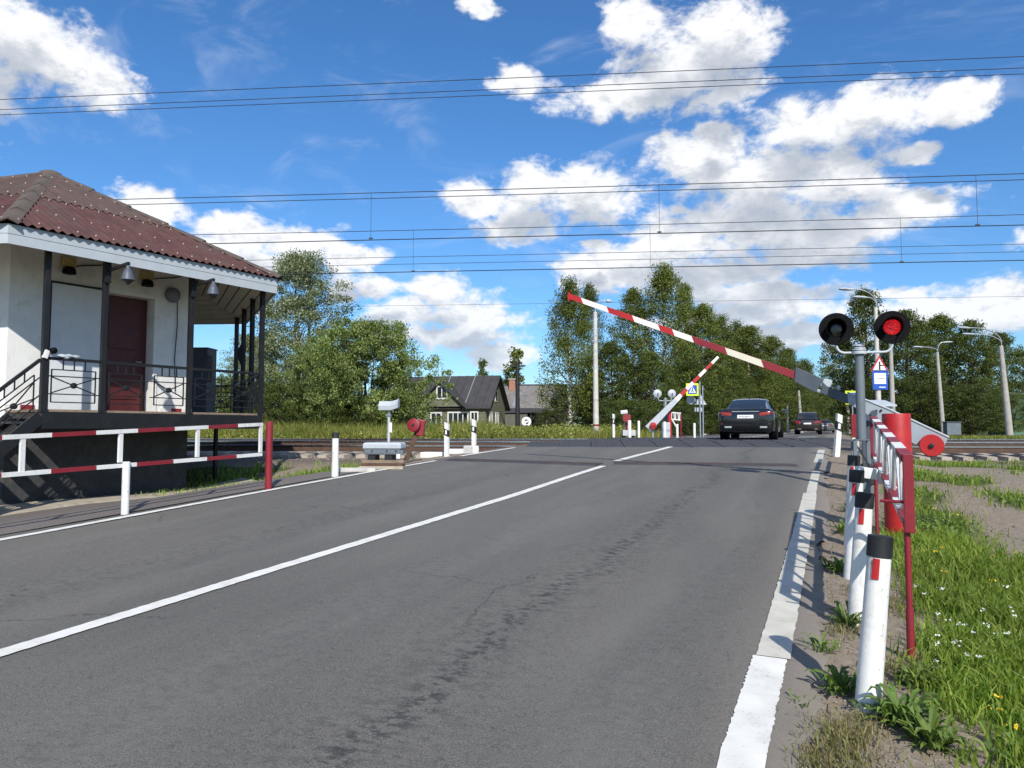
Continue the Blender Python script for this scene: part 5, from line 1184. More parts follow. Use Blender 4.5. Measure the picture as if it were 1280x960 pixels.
def slope_roof(par, x0, x1, y0, z0, y1, z1, mat, name='roof_plane', seams=6, over=.35, th=.07):
    d = Vector((0, y1 - y0, z1 - z0)).normalized(); a0 = Vector((0, y0, z0)) - d * over; a1 = Vector((0, y1, z1)); nrm = Vector((0, -d.z, d.y)) * th * (1 if d.y > 0 else -1)
    m = MB(); q = [Vector((x0, a0.y, a0.z)), Vector((x1, a0.y, a0.z)), Vector((x1, a1.y, a1.z)), Vector((x0, a1.y, a1.z))]; m.add(q + [p + nrm for p in q], [(0, 1, 2, 3), (7, 6, 5, 4)] + [(i, 4 + i, 4 + (i + 1) % 4, (i + 1) % 4) for i in range(4)]); r_ = m.build(name, mat, par)
    for i in range(1, seams):
        x = x0 + (x1 - x0) * i / seams; p, q2 = Vector((x, a0.y, a0.z)) + nrm * 1.2, Vector((x, a1.y, a1.z)) + nrm * 1.2; MB().bar(p, q2, .06, .07).build('roof_seam', 'galvanised' if mat == 'tin_roof' and i % 3 == 0 else mat, r_)
    return r_
slope_roof(gr, -LG - .3, .45, 0, ez, DG / 2, rzg, 'tin_roof', seams=12); slope_roof(gr, -LG - .3, .45, DG, ez, DG / 2, rzg, 'tin_roof', seams=4)
gx_, gw = -3.75, 2.2; gp_ = z_at(477, Zg) - pg.z
m = MB(); m.prism([(gx_ - gw, ez), (gx_ + gw, ez), (gx_, gp_ - .05)], .35, .45, Matrix.Rotation(math.pi / 2, 4, 'X')); o = m.build('front_gable', 'green_board', gr)
for sg in (-1, 1):
    m = MB(); d = Vector((sg * gw, 0, ez - gp_)).normalized(); a, b = Vector((gx_, 0, gp_)), Vector((gx_ + sg * (gw + .25), 0, ez - .25 * (gp_ - ez) / gw)); up_ = Vector((0, 0, .1))
    q = [a + Vector((0, -.75, 0)), b + Vector((0, -.75, 0)), b + Vector((0, .5, 0)), a + Vector((0, 3.0, 0))]; m.add(q + [p + up_ for p in q], [(0, 1, 2, 3), (7, 6, 5, 4)] + [(i, 4 + i, 4 + (i + 1) % 4, (i + 1) % 4) for i in range(4)]); rr_ = m.build('gable_roof', 'tin_roof', gr)
    MB().bar(a + Vector((0, -.77, .03)), b + Vector((0, -.77, .03)), .05, .16).build('barge_board', 'tin_roof', rr_)
MB().box((-LG / 2, -.05, ez - .08), (LG + .5, .3, .16)).build('eave_board', 'tin_roof', gr)
window(gr, gx_ + .15, ez + 1.15, .85, 1.0, y=-.5, panes=(2, 1)); window(gr, -2.35, ez - 1.25, 1.7, 1.55, y=-.04, panes=(4, 1)); window(gr, -4.25, ez - 1.25, .9, 1.5, y=-.04, panes=(2, 1)); window(gr, -.95, ez - 1.2, .6, 1.5, y=-.04, panes=(2, 1))
m = MB()
for yy, zc_ in ((1.4, ez - 1.2), (3.4, ez - 1.2)):
    e_ = bpy.data.objects.new('window_side', None)
    fr = MB()
    for dy in (-.45, 0, .45): fr.box((.06, yy + dy, zc_), (.07, .1, 1.5))
    for dz in (-.75, .75): fr.box((.06, yy, zc_ + dz), (.07, 1.0, .1))
    f = fr.build('window', 'window_white', gr); MB().box((.03, yy, zc_), (.05, .9, 1.4)).build('pane', 'glass', f)
f = MB().box((.03, DG / 2, ez + 1.0), (.06, .7, 1.0)).build('window', 'window_white', gr); MB().box((.065, DG / 2, ez + 1.0), (.02, .5, .8)).build('pane', 'glass', f)
pr2 = MB(); px0 = -6.0; q = [Vector((px0 - 1.1, -1.9, ez - .55)), Vector((px0 + 1.0, -1.9, ez - .55)), Vector((px0 + 1.0, -.06, ez - .1)), Vector((px0 - 1.1, -.06, ez - .1))]; pr2.add(q + [p + Vector((0, 0, .07)) for p in q], [(0, 1, 2, 3), (7, 6, 5, 4)] + [(i, 4 + i, 4 + (i + 1) % 4, (i + 1) % 4) for i in range(4)]); pr2.build('porch_roof', 'tin_roof', gr)
for x in (px0 - .9, px0 + .85): MB().box((x, -1.75, (ez - .55) / 2 - .1), (.12, .12, ez - .5)).build('porch_post', 'window_white', gr)
MB().box((px0, -.05, 1.0), (.9, .05, 2.0)).build('door', 'black_paint', gr)
# grey roofed house behind
Zk = 72.0; pk = at(705, Zk); hk = thing('grey_house', 'long dark house with grey slate roof behind the utility pole', 'house', pk, YAW - .06); LK, DK = 8.6, 7.0
ek = z_at(511, Zk) - pk.z; rk = z_at(482, Zk + 3.5) - pk.z
for i in range(6):
    hh = (ek + .3) / 6; MB().box((-LK / 2, .04, -.3 + hh * (i + .5)), (LK, .08, hh - .02)).build('wall_board', 'grey_board', hk)
MB().box((-LK / 2, DK / 2, ek / 2), (LK - .2, DK - .2, ek)).build('core', 'black_paint', hk)
slope_roof(hk, -LK - .6, .4, 0, ek, DK / 2, rk, 'slate_roof', seams=1); slope_roof(hk, -LK - .6, .4, DK, ek, DK / 2, rk, 'slate_roof', seams=1); MB().bar((-LK - .6, DK / 2, rk + .08), (.4, DK / 2, rk + .08), .3, .12).build('ridge', 'tin_roof', hk)
x = (638 - 705) * Zk / F_PX; ch = MB().box((x, DK / 2 - .6, rk + .0), (.6, .6, 1.2)).build('chimney', 'brick', hk); MB().box((x, DK / 2 - .6, rk + .64), (.75, .75, .12)).build('chimney_cap', 'concrete', ch)
m = MB(); q = [Vector((-5.9, -2.2, ek - .45)), Vector((-1.6, -2.2, ek - .45)), Vector((-1.4, -.04, ek + .0)), Vector((-6.1, -.04, ek + .0))]; m.add(q + [p + Vector((0, 0, .08)) for p in q], [(0, 1, 2, 3), (7, 6, 5, 4)] + [(i, 4 + i, 4 + (i + 1) % 4, (i + 1) % 4) for i in range(4)]); m.build('lean_to_roof', 'tin_roof', hk)
MB().box((-4.6, -1.1, (ek - .5) / 2), (2.2, 1.9, ek - .55)).build('lean_to_wall', 'grey_board', hk); MB().box((-2.55, -1.0, (ek - .5) / 2), (1.2, 1.7, ek - .55)).build('lean_to_wall', 'black_paint', hk)
for x in (-3.15, -2.0): MB().box((x, -1.92, (ek - .5) / 2), (.14, .1, ek - .5)).build('porch_post', 'grey_board', hk)
m = MB(); q = [Vector((-5.05, .6, ek + .75)), Vector((-4.7, .6, ek + .75)), Vector((-4.35, 2.0, ek + 2.0)), Vector((-4.75, 2.0, ek + 2.0))]
m = MB(); sl_ = (rk - ek) / (DK / 2); m.add([(x_, y_, ek + sl_ * y_ + .10) for x_, y_ in ((-5.1, .3), (-4.6, .3), (-4.3, 2.4), (-4.7, 2.4))], [(0, 1, 2, 3)]); m.build('tin_patch', 'galvanised', hk, fix=False)
pc = at(658, 58); root = thing('round_sign', 'round white board with dark marks before the grey house', 'sign', pc, YAW); zc = z_at(527, 58) - pc.z
MB().lathe([(.02, -.02), (.37, -.02), (.38, 0), (.37, .01)], 28, lookM((0, -1, 0), loc=(0, 0, zc))).build('disc', 'sign_white', root, smooth=30); MB().lathe([(.04, -.2), (.04, zc - .1)], 8, Matrix.Translation((0, .05, 0))).build('post', 'black_paint', root)
for x, z, w, h in ((-.02, .12, .24, .12), (.05, -.12, .22, .14), (-.14, -.02, .1, .05), (.16, .0, .08, .05)): flat([(-w / 2, -h / 2), (w / 2, -h * .35), (w * .4, h / 2), (-w * .35, h * .4)], -.03, 'mark', 'ink', root, (x, zc + z))
# ------------------------------------------------------------------ vegetation
def leaf_mat(name, cols, trans=.35, rough=.55):
    m = bpy.data.materials.new(name); m.use_nodes = True; T = NT(m.node_tree); T.n.clear()
    geo = T.node('ShaderNodeNewGeometry'); rp = T.node('ShaderNodeValToRGB'); T.l.new(geo.outputs['Random Per Island'], rp.inputs[0])
    el = rp.color_ramp.elements; el[0].position = 0; el[0].color = c4(cols[0]); el[1].position = 1; el[1].color = c4(cols[-1])
    for i, c in enumerate(cols[1:-1]): e = el.new((i + 1) / (len(cols) - 1)); e.color = c4(c)
    big = T.noise(geo.outputs['Position'], .35, 3, .6); col = T.mix(1.0, rp.outputs[0], T.lin(big, .3, .7, .72, 1.25), 'MULTIPLY')
    oi = T.node('ShaderNodeObjectInfo'); col = T.mix(T.m('MULTIPLY', oi.outputs['Random'], .55), col, T.mix(1.0, col, c4((1.25, 1.15, .85)), 'MULTIPLY')); col = T.mix(1.0, col, T.lin(T.m('FRACT', T.m('MULTIPLY', oi.outputs['Random'], 7.31)), 0, 1, .78, 1.2), 'MULTIPLY')
    b = T.node('ShaderNodeBsdfPrincipled'); T.l.new(col, b.inputs['Base Color']); b.inputs['Roughness'].default_value = rough; b.inputs['Specular IOR Level'].default_value = .35
    tl = T.node('ShaderNodeBsdfTranslucent'); T.l.new(T.mix(1.0, col, c4((1.15, 1.25, .55)), 'MULTIPLY'), tl.inputs[0])
    mx = T.node('ShaderNodeMixShader'); mx.inputs[0].default_value = trans; T.l.new(b.outputs[0], mx.inputs[1]); T.l.new(tl.outputs[0], mx.inputs[2])
    o = T.node('ShaderNodeOutputMaterial'); T.l.new(mx.outputs[0], o.inputs[0]); MAT[name] = m
leaf_mat('leaf_birch', [(0.0574, 0.0864, 0.0192), (0.0993, 0.1358, 0.0268), (0.1434, 0.175, 0.0382), (0.1875, 0.2058, 0.0535)])
leaf_mat('leaf_dense', [(0.0349, 0.0584, 0.0135), (0.0629, 0.0941, 0.0195), (0.0961, 0.1265, 0.027), (0.131, 0.1493, 0.036)])
leaf_mat('leaf_willow', [(0.0837, 0.1169, 0.0504), (0.1465, 0.1854, 0.0871), (0.2198, 0.2519, 0.1356), (0.5022, 0.5239, 0.3681)])
leaf_mat('leaf_shrub', [(0.0691, 0.1085, 0.0282), (0.1179, 0.1712, 0.0443), (0.1729, 0.2255, 0.0726), (0.305, 0.355, 0.1613)])
leaf_mat('grass_blade', [(0.093, 0.1612, 0.0217), (0.1394, 0.2318, 0.031), (0.1954, 0.2821, 0.0434), (0.2976, 0.3426, 0.0853)], .4)
leaf_mat('grass_tall', [(0.1359, 0.1826, 0.0351), (0.1903, 0.2436, 0.0479), (0.2719, 0.2958, 0.0718), (0.4713, 0.4176, 0.1595)], .4)
leaf_mat('weed_leaf', [(0.0714, 0.1265, 0.0262), (0.1122, 0.1795, 0.0374), (0.1632, 0.2285, 0.0524)], .3)
mk('bark', (.075, .058, .045), .9, .3, 6, bump=.01)
def bark_birch():
    m = bpy.data.materials.new('bark_birch'); m.use_nodes = True; T = NT(m.node_tree); b = T.n['Principled BSDF']; geo = T.node('ShaderNodeNewGeometry')
    n = T.noise(T.vm('MULTIPLY', geo.outputs['Position'], (2.5, 2.5, 6)), 1.2, 5, .7)
    T.l.new(T.mix(T.ss(n, .47, .60), c4((.58, .56, .50)), c4((.05, .042, .036))), b.inputs['Base Color']); b.inputs['Roughness'].default_value = .85; MAT['bark_birch'] = m
bark_birch()
def leaf_quads(c, size, rng, flat_=.35, aspect=.62):
    n = len(c); a = rng.normal(size=(n, 3)); a /= np.linalg.norm(a, axis=1, keepdims=True)
    nr = rng.normal(size=(n, 3)); nr[:, 2] += flat_ * 2; nr -= (nr * a).sum(1, keepdims=True) * a; b = np.cross(nr, a); b /= np.linalg.norm(b, axis=1, keepdims=True) + 1e-9
    s_ = (size * rng.uniform(.6, 1.35, n))[:, None]
    v = np.stack([c - a * s_ * .5, c + b * s_ * .5 * aspect, c + a * s_ * .5, c - b * s_ * .5 * aspect], 1)
    return v.reshape(-1, 3), np.arange(n * 4).reshape(-1, 4)
def make_tree(seed, H, base, prof, ntip, per, lsize, clus, droop, trunk_r, leaf, bark, lean=.02, nl=70, stems=1, stem_spread=0.0, top_trunk=.92):
    rng = np.random.default_rng(seed); tm = MB(); rp = random.Random(seed)
    axes = []
    for k in range(stems):
        an = 2 * math.pi * k / max(1, stems) + rp.uniform(-.4, .4); sp_ = stem_spread * (.4 + .6 * rp.random()) if stems > 1 else 0
        pts = []; n = 9; x = y = 0.0
        for i in range(n):
            f = i / (n - 1); pts.append((math.cos(an) * sp_ * f + x, math.sin(an) * sp_ * f + y, H * top_trunk * f * (1 - .15 * (stems > 1) * rp.random()))); x += rp.uniform(-1, 1) * lean * H * .12; y += rp.uniform(-1, 1) * lean * H * .12
        axes.append(pts); tm.sweep(pts, [max(.012, trunk_r * (1 - .93 * i / (n - 1)) * (1.25 if i == 0 else 1)) for i in range(n)], 7, cap=False)
    s_ = base + (1 - base) * rng.random(ntip) ** .9; an = rng.random(ntip) * 2 * math.pi
    R = np.array([np.interp(v, [p[0] for p in prof], [p[1] for p in prof]) for v in s_]) * H
    rad = R * (.25 + .80 * rng.random(ntip) ** .55) * (1 + .22 * np.sin(an * 3 + seed) + .15 * rng.normal(size=ntip))
    ax = np.array([axes[k % stems] for k in range(ntip)]); idx = np.clip(s_ / top_trunk * 8, 0, 7.99); i0 = idx.astype(int); fr = (idx - i0)[:, None]
    cen = ax[np.arange(ntip), i0] * (1 - fr) + ax[np.arange(ntip), np.minimum(i0 + 1, 8)] * fr
    tip = np.stack([cen[:, 0] + rad * np.cos(an), cen[:, 1] + rad * np.sin(an), s_ * H], 1)
    for j in range(min(nl, ntip)):
        st_f = max(.06, s_[j] - .55 * rad[j] / H - .05); q = st_f / top_trunk * 8; k = min(int(q), 7); A = ax[j]; a = Vector(A[k]).lerp(Vector(A[k + 1]), min(1, q - k)); b = Vector(tip[j])
        mid = a.lerp(b, .55) + Vector((0, 0, .08 * (b - a).length)); r0 = max(.012, trunk_r * .33 * (1 - st_f)); tm.sweep([a, mid, b], [r0, r0 * .6, .006], 5, cap=False, mi=1)
    cnt = rng.poisson(per, ntip); ids = np.repeat(np.arange(ntip), cnt); n = len(ids)
    sz = (clus * H * rng.uniform(.55, 1.35, ntip))[ids]; off = np.clip(rng.normal(size=(n, 3)), -1.7, 1.7) * np.array([1, 1, .62]) * sz[:, None] * .55
    if droop: off[:, 2] -= rng.random(n) ** 1.6 * droop * H * rng.uniform(.3, 1.2, ntip)[ids]; 
    c = tip[ids] + off; c[:, 2] = np.maximum(c[:, 2], .03 * H)
    v, f = leaf_quads(c, lsize, rng)
    t = thing('tree', '', 'tree'); tm.build('trunk', [bark, 'bark'], t, smooth=60, fix=False); soup('crown', v, f, leaf, t); return t
birchp = [(0, .02), (.12, .10), (.3, .17), (.5, .175), (.7, .13), (.88, .065), (1.0, .012)]
densep = [(0, .10), (.12, .22), (.35, .29), (.6, .27), (.8, .19), (.94, .10), (1.0, .03)]
shrubp = [(0, .35), (.15, .55), (.4, .66), (.65, .58), (.85, .36), (1.0, .10)]
willp = [(0, .14), (.1, .22), (.3, .27), (.5, .25), (.7, .195), (.88, .12), (1.0, .04)]
TPL = {
 'b1': make_tree(11, 12, .17, birchp, 210, 115, .135, .046, .075, .17, 'leaf_birch', 'bark_birch'),
 'b2': make_tree(12, 13, .08, birchp, 225, 115, .135, .046, .06, .18, 'leaf_birch', 'bark_birch', lean=.05),
 'b3': make_tree(13, 12, .14, [(a, r * 1.25) for a, r in birchp], 210, 115, .145, .05, .05, .18, 'leaf_birch', 'bark_birch', lean=.04),
 'd1': make_tree(21, 10, .05, densep, 260, 110, .15, .058, .0, .22, 'leaf_dense', 'bark'),
 'd2': make_tree(22, 10, .04, [(a, r * 1.1) for a, r in densep], 260, 110, .15, .055, .015, .22, 'leaf_dense', 'bark', lean=.06),
 'w1': make_tree(31, 9, .05, willp, 430, 130, .095, .05, .0, .16, 'leaf_willow', 'bark', lean=.07, stems=3, stem_spread=1.2),
 's1': make_tree(41, 5, .10, shrubp, 460, 125, .10, .07, .0, .085, 'leaf_shrub', 'bark', stems=7, stem_spread=1.9, lean=.1, top_trunk=.8),
 's2': make_tree(42, 4, .03, shrubp, 200, 110, .11, .095, .0, .06, 'leaf_dense', 'bark', stems=5, stem_spread=1.4, lean=.1, top_trunk=.8),
 'y1': make_tree(51, 5, .15, [(0, .05), (.3, .13), (.6, .12), (1, .03)], 45, 50, .17, .06, .0, .07, 'leaf_birch', 'bark', nl=40),
}
TH = {'b1': 12, 'b2': 13, 'b3': 12, 'd1': 10, 'd2': 10, 'w1': 9, 's1': 5, 's2': 4, 'y1': 5}
TRAD = {'b1': .175, 'b2': .175, 'b3': .22, 'd1': .29, 'd2': .32, 'w1': .24, 's1': .66, 's2': .66, 'y1': .13}
used_t = set()
def tree(tp, u, Z, vtop, wpx, rot, label, group, name='tree', cat='tree'):
    p = at(u, Z); h = z_at(vtop, Z) - p.z; k = h / (TH[tp] * 1.02); w = (wpx / F_PX * Z) / (2 * TRAD[tp] * TH[tp] * 1.12)
    if tp not in used_t: o = TPL[tp]; used_t.add(tp)
    else: o = dup(TPL[tp], p, 0)
    o.name = name; o.location = p; o.rotation_euler = (0, 0, rot); o.scale = (w, w, k); tag(o, label, cat, group); return o
GL, GF, GRr = 'trees by the tracks on the left', 'wood along the far road', 'trees on the right beyond the tracks'
tree('w1', 374, 43, 316, 128, .4, 'tall silvery willow tree behind the porch end', GL, 'willow_tree')
tree('s1', 460, 38, 402, 176, 1.2, 'big rounded pale green bush left of the green house', GL, 'bush', 'bush')
tree('s1', 396, 40, 432, 110, 3.9, 'loose pale bush below the silvery willow', GL, 'bush', 'bush')
tree('s2', 345, 38, 478, 90, 2.0, 'dark low bush right of the porch posts', GL, 'bush', 'bush')
tree('s1', 494, 38.5, 450, 60, .3, 'dark low bush at the right foot of the big bush', GL, 'bush', 'bush')
tree('s2', 285, 40, 470, 110, 4.4, 'dark bush seen through the porch railing', GL, 'bush', 'bush')
tree('w1', 318, 47, 420, 90, 2.6, 'small willow tree behind the corner porch post', GL, 'willow_tree')
tree('s2', 432, 36.5, 498, 80, 5.0, 'low dark bush under the big rounded bush', GL, 'bush', 'bush')
tree('y1', 604, 92, 450, 20, 1.0, 'slim young tree showing above the green house roof', 'trees behind the houses')
tree('y1', 646, 95, 437, 34, 2.0, 'slim tree behind the utility pole and chimney', 'trees behind the houses'); tree('y1', 633, 97, 462, 22, 3.3, 'short thin tree left of the chimney', 'trees behind the houses')
tree('b1', 712, 57, 346, 78, .2, 'tall weeping birch left of the concrete lamp pole', GF, 'birch_tree')
tree('b2', 735, 66, 352, 56, 2.2, 'birch behind the weeping birch with a taller tip', GF, 'birch_tree')
tree('b3', 792, 62, 358, 78, 1.1, 'birch right of the concrete lamp pole under the barrier arm', GF, 'birch_tree')
tree('b2', 832, 60, 326, 92, 3.4, 'tallest birch of the wood behind the barrier arm', GF, 'birch_tree')
tree('b3', 880, 64, 378, 84, .7, 'broad birch above the far barrier tip', GF, 'birch_tree')
tree('b1', 905, 74, 392, 66, 4.0, 'birch directly above the black sedan left half', GF, 'birch_tree')
tree('b3', 938, 82, 406, 84, 5.2, 'birch above the right half of the black sedan', GF, 'birch_tree')
tree('b2', 964, 96, 418, 76, 2.9, 'birch behind the middle of the barrier arm', GF, 'birch_tree')
tree('b3', 986, 112, 434, 64, 1.9, 'birch over the dark barrier sleeves', GF, 'birch_tree')
tree('b1', 1006, 132, 448, 52, .9, 'far birch left of the far road', GF, 'birch_tree')
tree('b3', 1018, 160, 470, 36, 3.0, 'farther birch at the left road edge', GF, 'birch_tree'); tree('b2', 1030, 200, 486, 26, 4.3, 'farthest birch where the road vanishes', GF, 'birch_tree')
tree('d1', 765, 58, 428, 76, .5, 'dense dark tree behind the concrete lamp pole foot', GF); tree('d2', 815, 56, 440, 90, 1.6, 'dense dark tree behind the far signal', GF); tree('d1', 862, 59, 452, 84, 2.8, 'dense dark tree behind the yellow crossing sign', GF)
tree('d2', 915, 70, 462, 80, 3.9, 'dense dark tree left of the sedan roof', GF); tree('d1', 962, 86, 470, 74, 5.0, 'dense dark tree behind the sedan mirror', GF); tree('d2', 1000, 108, 482, 50, 6.0, 'dense dark tree above the brown car', GF); tree('d1', 738, 60, 470, 60, 4.4, 'dark undergrowth tree at the birch foot', GF)
tree('b3', 858, 68, 352, 60, 2.0, 'birch behind the right flank of the tallest birch', GF, 'birch_tree'); tree('b1', 922, 84, 400, 50, 1.2, 'birch between the two birches above the sedan', GF, 'birch_tree'); tree('d2', 946, 90, 436, 70, .6, 'dense tree filling behind the arm middle', GF); tree('d1', 982, 104, 450, 60, 1.8, 'dense tree filling behind the dark arm sleeves', GF); tree('d2', 1014, 140, 474, 46, 3.1, 'dense tree at the far left road edge', GF); tree('d1', 890, 66, 436, 80, 4.6, 'dense tree filling above the far barrier tip', GF)
tree('d2', 1046, 210, 490, 60, .4, 'dark distant tree closing the end of the road', GF); tree('d1', 1066, 190, 478, 60, 2.4, 'dark distant tree right of the road end', GF)
tree('s2', 690, 56, 512, 50, .8, 'low green bush beside the grey house door', GF, 'bush', 'bush'); tree('s2', 790, 50, 500, 76, 2.6, 'low dark bush behind the white bollards', GF, 'bush', 'bush'); tree('s2', 850, 52, 508, 70, 1.4, 'low dark bush behind the far lattice gate', GF, 'bush', 'bush'); tree('s2', 900, 58, 510, 70, 4.0, 'low bush left behind the black sedan', GF, 'bush', 'bush')
tree('d1', 1086, 62, 362, 92, 1.0, 'tall dark tree behind the lit signal head', GRr); tree('d2', 1052, 84, 412, 54, 2.2, 'dark tree left of the unlit signal head', GRr)
tree('d2', 1135, 60, 388, 100, 3.3, 'broad tree right of the bus stop sign', GRr); tree('d1', 1178, 64, 394, 96, 4.2, 'broad tree behind the thin street lamp', GRr); tree('d2', 1218, 60, 400, 92, 5.5, 'broad tree left of the curved arm lamp', GRr); tree('d1', 1256, 66, 416, 84, .3, 'tree behind the curved arm lamp', GRr); tree('d2', 1296, 70, 446, 70, 1.7, 'tree cut by the right picture edge', GRr)
tree('s2', 1112, 56, 470, 84, 1.3, 'dark bush behind the red pipe', GRr, 'bush', 'bush'); tree('s2', 1162, 55, 476, 90, 2.5, 'dark bush left of the small grey box', GRr, 'bush', 'bush'); tree('s2', 1212, 54, 482, 92, 3.8, 'dark bush right of the small grey box', GRr, 'bush', 'bush'); tree('s1', 1262, 56, 492, 80, 4.9, 'pale green bush behind the curved arm lamp foot', GRr, 'bush', 'bush'); tree('s2', 1062, 92, 494, 50, .9, 'dark bush right of the far road lamp', GRr, 'bush', 'bush')
# a wooded horizon beyond everything that can be told apart
def far_wood(n):
    rng = np.random.default_rng(5); az = rng.uniform(-1.25, 1.05, n); Z = rng.uniform(230, 420, n); h = 9 + 5 * vnoise(az * 40, az * 0, 1.0, 3) + rng.normal(size=n)
    x = RT[0] * np.tan(az) * Z + FW[0] * Z; y = RT[1] * np.tan(az) * Z + FW[1] * Z
    k = np.abs(x + 3.8) > 9; x, y, h = x[k], y[k], h[k]; z = 1.0 + h * rng.random(len(h)) ** .8
    v, f = leaf_quads(np.stack([x, y, z], 1), 1.9, rng); return soup('distant_woodland', v, f, 'leaf_dense')
tag(far_wood(26000), 'distant dark woodland on the horizon', kind='stuff')

# ------------------------------------------------------------------ grass
def blades(name, x, y, hmin, hmax, w, mat, label, lean=.35, seg=2, hs=None):
    n = len(x); rng = np.random.default_rng(len(x)); z = ground(x, y); h = rng.uniform(hmin, hmax, n) * (hs if hs is not None else 1); th = rng.random(n) * 6.283; ph = rng.random(n) * 6.283; ln = h * rng.uniform(.1, 1, n) * lean * 2
    dx, dy = np.cos(th), np.sin(th); wx, wy = np.cos(ph) * w * rng.uniform(.6, 1.4, n), np.sin(ph) * w * rng.uniform(.6, 1.4, n)
    P0 = np.stack([x - wx, y - wy, z - .01], 1); P1 = np.stack([x + wx, y + wy, z - .01], 1)
    mx, my, mz = x + dx * ln * .35, y + dy * ln * .35, z + h * .6; P2 = np.stack([mx + wx * .8, my + wy * .8, mz], 1); P3 = np.stack([mx - wx * .8, my - wy * .8, mz], 1); P4 = np.stack([x + dx * ln, y + dy * ln, z + h * (1 - .25 * lean)], 1)
    co = np.stack([P0, P1, P2, P3, P4], 1).reshape(-1, 3); b = np.arange(n)[:, None] * 5; f = np.concatenate([b + np.array([[0, 1, 2]]), b + np.array([[0, 2, 3]]), b + np.array([[3, 2, 4]])], 1).reshape(-1, 3)
    return tag(soup(name, co, f, mat), label, kind='stuff')
def scatter(n, x0, x1, y0, y1, dens, seed):
    rng = np.random.default_rng(seed); x = rng.uniform(x0, x1, n); y = rng.uniform(y0, y1, n); k = rng.random(n) < dens(x, y); return x[k], y[k]
clump = lambda x, y: .35 + .65 * sm(.38, .62, vnoise(x, y, 2.6, 3))
x, y = scatter(300000, .25, 4.4, 1.6, 8.5, lambda x, y: turf(x, y) * clump(x, y) * (.45 + .55 * sm(8.5, 3, y)), 1)
blades('verge_grass', x, y, .05, .15, .0045, 'grass_blade', 'lush green grass on the right verge in the foreground', .5, hs=.55 + .9 * vnoise(x, y, 1.7, 3))
x, y = scatter(90000, .6, 18, 8.5, 24, lambda x, y: turf(x, y) * clump(x, y), 2)
blades('verge_grass', x, y, .05, .16, .007, 'grass_blade', 'short grass patches on the right before the rails', .45, hs=.5 + .9 * vnoise(x, y, 1.3, 3))
x, y = scatter(60000, -24, -9.0, 9, 26, lambda x, y: turf(x, y) * clump(x, y), 3)
blades('lawn_grass', x, y, .06, .2, .009, 'grass_blade', 'green grass patch between the hut and the rails', .45)
def tall_pts(n, seed):
    rng = np.random.default_rng(seed); t = 31 + 15 * rng.random(n) ** 1.25; r = rng.uniform(-42, 46, n); x = TN[0] * t + RD[0] * r; y = TN[1] * t + RD[1] * r
    k = (x < -9.0) & (rng.random(n) < .35 + .65 * sm(.35, .6, vnoise(x, y, .8, 3))) | (x > 2.0) & (rng.random(n) < .5)
    return x[k], y[k]
x, y = tall_pts(150000, 4); hs = np.where(x < -9, .75 + .9 * vnoise(x, y, .35, 3), .28)
hs = hs * np.where((x > -9.5 - (y - 20) * .45) & (x < -9), .45, .85)
blades('tall_grass', x, y, .45, 1.15, .014, 'grass_tall', 'tall sunlit grass and nettles across the tracks', .35, hs=hs)
x, y = scatter(9000, -30, -9.5, 18, 40, lambda x, y: (TN[0] * x + TN[1] * y > 30.5) * .9 * clump(x, y), 9)
def leafy(n_, name, x, y, hmax, size, mat, label, per=14):
    rng = np.random.default_rng(77); ids = np.repeat(np.arange(len(x)), per); c = np.stack([x[ids] + rng.normal(size=len(ids)) * .10, y[ids] + rng.normal(size=len(ids)) * .10, ground(x[ids], y[ids]) + hmax * rng.random(len(ids)) * (.4 + .6 * vnoise(x[ids], y[ids], .5, 2))], 1)
    v, f = leaf_quads(c, size, rng); return tag(soup(name, v, f, mat), label, kind='stuff')
leafy(0, 'nettles', x[:5000], y[:5000], .9, .10, 'grass_tall', 'leafy nettles along the far side of the tracks')
x, y = scatter(1500, .5, 3.6, 2.2, 9.5, lambda x, y: turf(x, y) * sm(.5, .62, vnoise(x, y, 1.4, 3)), 21)
leafy(0, 'clover', x, y, .10, .035, 'weed_leaf', 'low leafy clover among the verge grass', 16)
x, y = scatter(1800, .8, 12, 8, 18, lambda x, y: turf(x, y) * sm(.5, .62, vnoise(x, y, 1.1, 3)), 22); leafy(0, 'clover', x, y, .12, .05, 'weed_leaf', 'low leafy plants before the rails', 12)
# dry straw and sparse sprouts on the bare strip
leaf_mat('grass_dry', [(.20, .17, .07), (.28, .24, .11), (.16, .19, .06), (.34, .29, .15)], .3)
def straw():
    rng = np.random.default_rng(31); X = []; Y = []
    for u, v, n, sp_ in ((1052, 935, 420, .09), (1035, 955, 260, .07), (1075, 915, 160, .06), (1150, 700, 300, .22), (1165, 640, 300, .3), (1200, 610, 500, .6), (1115, 760, 260, .10), (1120, 840, 200, .08), (1055, 790, 120, .06), (1070, 740, 120, .06)):
        p = G(u, v); X += list(p.x + rng.normal(size=n) * sp_); Y += list(p.y + rng.normal(size=n) * sp_ * 1.5)
    x = rng.uniform(-.05, .75, 700); y = rng.uniform(2.2, 12, 700); X += list(x); Y += list(y)
    return np.array(X), np.array(Y)
x, y = straw(); blades('dry_grass', x, y, .02, .085, .0028, 'grass_dry', 'sparse dry straw on the bare verge', .7)
